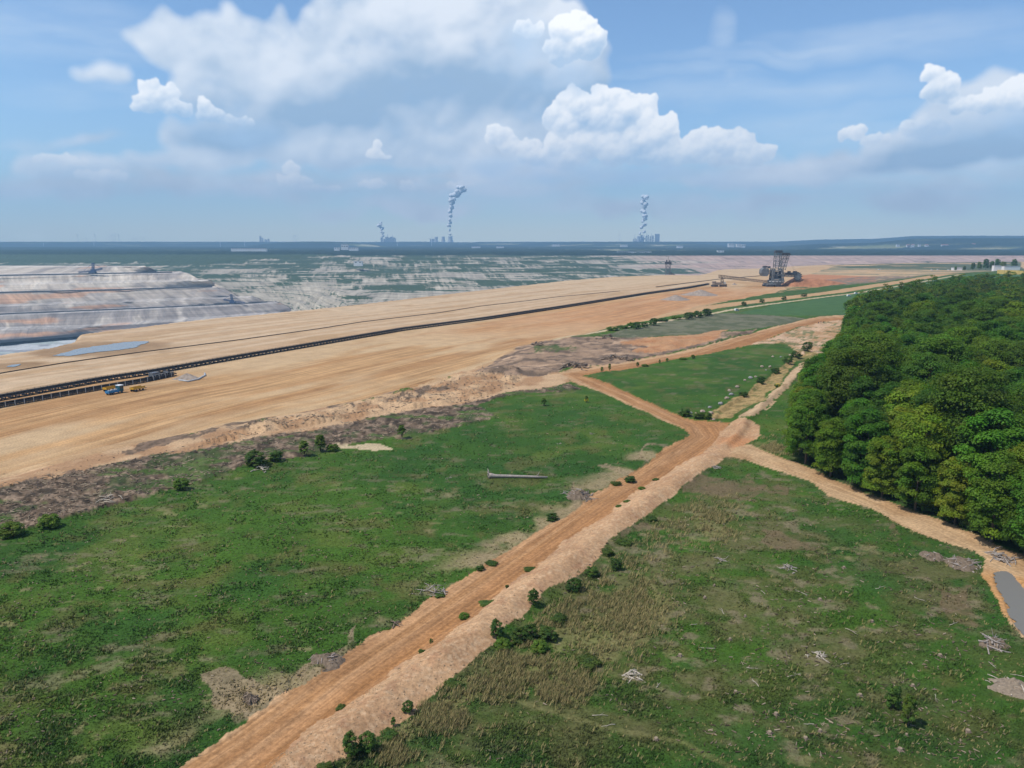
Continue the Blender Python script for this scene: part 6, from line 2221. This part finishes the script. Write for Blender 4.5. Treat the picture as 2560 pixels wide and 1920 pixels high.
# belt lines on the tip terraces
for k, u1, name in ((4, 668, 'lowest but one'), (8, 530, 'middle'), (12, 430, 'uppermost')):
    us = np.linspace(-410, u1, 60)
    rv, rz = dump_rows(us)
    v = rv[k - 1] * .5 + rv[k] * .5; z = rz[k]
    P = np.array([at(a, b, c) for a, b, c in zip(us, v, z)])
    mb = MB()
    V, F = [], []
    for i, p in enumerate(P):
        V += [(p[0], p[1] - 3, p[2] - 2), (p[0], p[1] - 3, p[2] + 2.2), (p[0], p[1] + 3, p[2] + 2.2), (p[0], p[1] + 3, p[2] - 2)]
    for i in range(len(P) - 1):
        for q in range(3):
            a = i * 4 + q
            F.append((a, a + 1, a + 5, a + 4))
    mb.add(V, F)
    mb.build('tip_conveyor', M_TIPBELT, None, label='dark belt conveyor line along the %s terrace of the spoil tip' % name, category='conveyor')
us = np.linspace(-410, 215, 40); rv, rz = dump_rows(us)
mb = MB(); V, F = [], []
for a, b, c in zip(us, rv[0], rz[0]):
    p = at(a, b, c); V += [(p[0], p[1] - 8, p[2] - 4), (p[0], p[1] - 8, p[2] + 3), (p[0], p[1], p[2] + 3), (p[0], p[1], p[2] - 4)]
for i in range(len(us) - 1):
    F += [(i * 4 + q, i * 4 + q + 1, i * 4 + q + 5, i * 4 + q + 4) for q in range(3)]
mb.add(V, F)
mb.build('tip_conveyor', M_TIPBELT, None, label='dark belt conveyor line at the foot of the spoil tip', category='conveyor')


# ------------------------------------------------------------------ far things
M_TURB = mat_plain('turbine_white', (.80, .80, .80), .5, 0, .03, 1)
M_CONC = mat_plain('cooling_tower_concrete', (.50, .50, .49), .9, 0, .08, .02)
M_CONCD = mat_plain('plant_grey', (.34, .35, .36), .9, 0, .12, .02)
def mat_steam():
    m = bpy.data.materials.new('steam'); m.use_nodes = True
    t = NT(m.node_tree); t.n.clear()
    out = t.new('ShaderNodeOutputMaterial'); d = t.new('ShaderNodeBsdfDiffuse'); tr = t.new('ShaderNodeBsdfTranslucent'); tp = t.new('ShaderNodeBsdfTransparent')
    d.inputs[0].default_value = (.95, .95, .95, 1); tr.inputs[0].default_value = (.9, .9, .9, 1)
    ge = t.new('ShaderNodeNewGeometry').outputs['Normal']
    nn = t.vmath('NORMALIZE', t.vmath('MULTIPLY_ADD', ge, (.08, .08, .08), tuple(sun_dir * .95)))
    t.l.new(nn, d.inputs['Normal'])
    a = t.new('ShaderNodeMixShader'); a.inputs[0].default_value = .1
    t.l.new(d.outputs[0], a.inputs[1]); t.l.new(tr.outputs[0], a.inputs[2])
    b = t.new('ShaderNodeMixShader'); b.inputs[0].default_value = .15
    t.l.new(a.outputs[0], b.inputs[1]); t.l.new(tp.outputs[0], b.inputs[2])
    t.l.new(b.outputs[0], out.inputs['Surface'])
    return m


M_STEAM = mat_steam()
M_BWALL = mat_plain('white_wall', (.74, .73, .70), .8, 0, .06, .1)
M_BROOF = mat_plain('grey_roof', (.40, .40, .40), .8, 0, .1, .1)
M_BRED = mat_plain('red_roof', (.36, .17, .12), .8, 0, .15, .1)


def far_pt(u, D):
    x = (u - 1280) / FPX * D * 1.0
    cp, sp = math.cos(PITCH), math.sin(PITCH)
    # forward distance along the optical axis is y*cp - dz*sp, close to y*cp at this range
    x = (u - 1280) / FPX * (D * cp)
    z = float(far_z(np.array([x]), np.array([float(D)]))[0])
    return x, D, z


tower_me = MB().tube([(0, 0, -20), (0, 0, 60), (0, 0, 120)], [2.6, 2.1, 1.5], 8).mesh('tower', True); tower_me.materials.append(M_TURB)
nac_me = MB().box((0, -1, 121.5), (4, 11, 4)).mesh('nacelle'); nac_me.materials.append(M_TURB)
b = MB(); b.add([(-.9, 0, 1), (.9, 0, 1), (1.5, -.5, 14), (.3, -.3, 52), (-.5, -.3, 52), (-1.3, .3, 14)], [(0, 1, 2, 5), (5, 2, 3, 4)]); b.add([(-.9, .9, 1), (.9, .9, 1), (1.5, .6, 14), (.3, .2, 52), (-.5, .2, 52), (-1.3, 1.0, 14)], [(1, 0, 5, 2), (2, 5, 4, 3)])
blade_me = b.mesh('blade'); blade_me.materials.append(M_TURB)
hub_me = MB().disc((0, -7, 121.5), 2.2, 'y', 3.0, 10).mesh('hub'); hub_me.materials.append(M_TURB)
turbs = [(108, 604, 612), (196, 584, 605), (217, 594, 606), (239, 584, 606), (234, 600, 613), (274, 592, 605), (283, 585, 606), (289, 588, 606), (298, 585, 606), (333, 588, 605), (339, 594, 605), (345, 594, 605), (359, 590, 605), (550, 594, 615), (611, 594, 614), (736, 596, 616), (741, 598, 616), (993, 600, 617),
         (1079, 593, 618), (1460, 589, 608), (1549, 587, 608), (2232, 585, 597), (2528, 586, 598)]
for i, (u, vt, vb) in enumerate(turbs):
    D = 15000 if vb < 609 else 11300
    x, y, z = far_pt(u, D)
    s = (vb - vt + 2) / FPX * D / 150.0
    r = root('wind_turbine', (x, y, z), random.uniform(-.5, .5), 'white wind turbine on the horizon, %s from the left' % ORD[i], 'wind turbine', 'wind turbines on the horizon')
    r.scale = (s * 1.25, s * 1.25, s)
    link('tower', tower_me, None, r); link('nacelle', nac_me, None, r)
    a0 = random.uniform(0, 2.1)
    for k in range(3):
        o = link('blade', blade_me, None, r); o.location = (0, -7, 121.5); o.rotation_euler = (0, a0 + k * 2.094, 0)
    link('hub', hub_me, None, r)


def cooling_tower(parent, dx, h, w):
    prof = [(0, .5), (.15, .45), (.4, .37), (.65, .32), (.85, .33), (1, .35)]
    MB().tube([(dx, 0, f * h - (10 if f == 0 else 0)) for f, q in prof], [q * w for f, q in prof], 20, caps=True).build('cooling_tower', M_CONC, parent, True)


def plume(u0, D, pts_px, label):
    """steam puffs climbing and drifting"""
    x, y, z = far_pt(u0, D)
    mb = MB(); rg = np.random.default_rng(int(u0))
    k = D / FPX
    for i, (u, v, rpx) in enumerate(pts_px):
        rpx = rpx * .78
        for q in range(5):
            cu = u + rg.normal() * rpx * .34; cv = v + rg.normal() * rpx * .5
            p = np.array(((cu - 1280) * k, D, CAM_H + (HORIZON - cv) * k))
            p[1] += rg.normal() * rpx * k * .6
            mb.ball(p, rpx * k * rg.uniform(.5, .85), 2, (1, 1, .9), .03, seed=i * 9 + q)
    mb.build('steam_plume', M_STEAM, None, True, kind='stuff', label=label, category='steam')


x, y, z = far_pt(1112, 15000)
p3 = root('power_station', (x, y, z), 0, 'three grey cooling towers of the middle power station on the horizon', 'power station')
cooling_tower(p3, -160, 112, 84); cooling_tower(p3, -30, 116, 92); cooling_tower(p3, 105, 122, 122)
MB().box((-230, 20, 30), (90, 40, 80)).build('boiler_house', M_CONCD, p3)
plume(1128, 15000, [(1128, 587, 4), (1127, 577, 4.5), (1126, 566, 5.5), (1128, 555, 6.5), (1130, 543, 7.5), (1129, 531, 8.5), (1133, 518, 9.5), (1135, 506, 11), (1140, 494, 12), (1150, 484, 13), (1160, 478, 11)], 'tall white steam plume above the middle power station')
x, y, z = far_pt(972, 15000)
p1_ = root('power_station', (x, y, z), 0, 'left power station with a row of grey boiler blocks on the horizon', 'power station')
for i, (dx, w, h) in enumerate([(-130, 40, 95), (-80, 34, 70), (-40, 40, 104), (5, 36, 92), (45, 40, 106), (90, 36, 96), (125, 20, 80)]):
    MB().box((dx, 0, h / 2 - 10), (w, 40, h + 20)).build('boiler_block', M_CONCD, p1_)
for dx in (-20, 70):
    MB().tube([(dx, 20, -10), (dx, 20, 150)], [5, 3.5], 8).build('chimney', M_CONC, p1_, True)
plume(962, 15000, [(963, 590, 4), (962, 582, 5), (960, 574, 6), (957, 567, 7), (958, 560, 5)], 'short white steam plume above the left power station')
x, y, z = far_pt(1612, 15000)
p4_ = root('power_station', (x, y, z), 0, 'right power station with chimneys, cooling tower and big boiler block', 'power station')
for i, (dx, w, h) in enumerate([(-210, 14, 70), (-170, 16, 80), (-50, 60, 140), (20, 14, 130), (60, 16, 140), (100, 18, 120), (150, 22, 130), (230, 80, 160)]):
    MB().box((dx, 0, h / 2 - 10), (w, 40, h + 20)).build('boiler_block', M_CONCD, p4_)
cooling_tower(p4_, -120, 120, 90)
for dx in (-190, 40, 125):
    MB().tube([(dx, 20, -10), (dx, 20, 165)], [5, 3.5], 8).build('chimney', M_CONC, p4_, True)
plume(1600, 15000, [(1596, 600, 4), (1602, 594, 5), (1595, 584, 5), (1604, 580, 5), (1598, 570, 6), (1606, 563, 6), (1602, 552, 7), (1607, 542, 8), (1604, 530, 9), (1606, 516, 10), (1602, 502, 11)], 'tall steam plume above the right power station')
x, y, z = far_pt(662, 15000)
p5_ = root('power_station', (x, y, z), 0, 'faint distant power station with two thin stacks far left of the hill', 'power station')
for dx, w, h in ((-80, 26, 120), (-40, 20, 90), (20, 40, 60), (70, 30, 70)):
    MB().box((dx, 0, h / 2 - 10), (w, 30, h + 20)).build('boiler_block', M_CONC, p5_)


def building(u, v, D, w, d, h, label, roof=None, name='white_building', rz=0.0, z=None):
    x = (u - 1280) / FPX * D * math.cos(PITCH)
    if z is None:
        z = CAM_H - (v - HORIZON) * D / FPX
    r = root(name, (x, D, z), rz, label, 'building')
    MB().box((0, 0, h / 2 - 6), (w, d, h + 12)).build('wall', M_BWALL, r)
    if roof == 'red':
        mb = MB(); mb.add([(-w / 2 - .5, -d / 2 - .5, h), (w / 2 + .5, -d / 2 - .5, h), (w / 2 + .5, d / 2 + .5, h), (-w / 2 - .5, d / 2 + .5, h), (-w / 2, 0, h + d * .35), (w / 2, 0, h + d * .35)], [(0, 1, 5, 4), (2, 3, 4, 5), (0, 4, 3), (1, 2, 5)]); mb.build('roof', M_BRED, r)
    else:
        MB().box((0, 0, h + .6), (w + 1, d + 1, 1.2)).build('roof', M_BROOF, r)
    mb = MB()
    n = max(2, int(w / 14))
    for i in range(n):
        MB().box((-w / 2 + (i + .5) * w / n, -d / 2 - .05, h * .55), (w / n * .5, .3, h * .3)).build('window', M_GLASS, r)


far_ground = lambda v, D: None
building(622, 623, 4950, 220, 20, 6, 'very long low white wall-like hall on the wooded rim at left')
building(862, 620, 5600, 50, 30, 24, 'tallest white block of the hospital-like group beyond the pit')
building(842, 622, 5600, 36, 30, 10, 'low white wing left of the tall white block beyond the pit')
building(884, 622, 5600, 64, 30, 10, 'low white wing right of the tall white block beyond the pit')
building(894, 657, 3720, 40, 20, 9, 'small white hall on the far pit terraces')
building(1586, 631, 4980, 210, 26, 6, 'long pale hall on the far pit rim near the excavator')
building(1802, 629, 5000, 40, 24, 9, 'white hall on the far pit rim just left of the excavator masts')
for i, (u, v, w, h, lab_) in enumerate([(1828, 615, 60, 26, 'tallest of a group of three'), (1846, 615, 40, 22, 'middle of a group of three'), (1858, 616, 40, 22, 'right of a group of three'), (1700, 617, 60, 12, 'just left of the excavator masts'), (1560, 614, 70, 10, 'left of the right power station'), (1390, 613, 80, 10, 'right of the lone low hall'), (1328, 623, 40, 14, 'lowest in the photo'), (1190, 618, 90, 10, 'left one of two long low ones'), (1250, 618, 80, 10, 'right one of two long low ones')]):
    building(u, v, 8200, w, 40, h, 'white building in the plain beyond the pit, %s' % lab_)
rgv = np.random.default_rng(8)
vs = sorted([(float(rgv.uniform(2240, 2560)), float(rgv.uniform(612, 622))) for _ in range(24)])
for i, (u, v) in enumerate(vs):
    building(u, v, 7600, float(rgv.uniform(18, 46)), 18, float(rgv.uniform(8, 16)), 'village house below the wooded hill at right, %s from the left' % ORD[i], 'red' if i % 2 else None, 'village_house')

# yard with the yellow wall at the far right
x0, y0, z0 = at(2492, 690, -4)
x1, y1, z1 = at(2640, 694, -4)
L = math.hypot(x1 - x0, y1 - y0)
r = root('yellow_wall', (x0, y0, height(x0, y0) - .5), math.atan2(y1 - y0, x1 - x0), 'yellow wall of stacked containers at the far right edge', 'wall')
M_YW = mat_plain('yellow_cladding', (.60, .42, .12), .7, 0, .15, .3)
n = int(L / 12)
for i in range(n):
    MB().box((6 + i * 12, 0, 4.0), (11.7, 3, 8.0 if i < 3 else 6.5)).build('panel', M_YW, r)
for i, (u, v, w, h, lab) in enumerate([(2512, 682, 14, 12, 'small white tower hut behind the yellow wall'), (2548, 681, 34, 8, 'long white shed behind the yellow wall'), (2410, 676, 20, 6, 'white shed left of the yellow wall')]):
    x, y, z = at(u, v, -4)
    rr = root('white_shed', (x, y + 30, height(x, y + 30)), 0, lab, 'shed')
    MB().box((0, 0, h / 2), (w, 10, h)).build('wall', M_BWALL, rr); MB().box((0, 0, h + .2), (w + .8, 11, .5)).build('roof', M_BROOF, rr)
mast = MB(); x, y, z = at(2514, 684, -4); mast.tube([(0, 0, -1), (0, 0, 34)], [.5, .25], 6)
o = mast.build('lattice_mast', M_STEELLIGHT, None, label='thin pale radio mast behind the yellow wall', category='mast'); o.location = (x, y + 40, z)
for i, (u, v, s, k) in enumerate([(2440, 679, .45, 4), (2462, 678, .5, 6), (2484, 678, .7, 3), (2500, 677, .85, 4), (2516, 676, 1.0, 3), (2532, 676, .9, 4), (2546, 676, 1.0, 3), (2562, 677, 1.0, 6), (2590, 677, 1.0, 3)]):
    x, y, z = at(u, v, -4)
    place_tree(k, x, y + 80, height(x, y + 80), s * 1.15, i * 1.1, '%s tree from the left in the group behind the yellow wall' % ORD[i], 'trees behind the yellow wall')
x, y, z = at(2515, 722, 0)
place_tree(4, x, y, 0, .95, 1.0, 'lone round tree standing free at the far end of the wood', None)
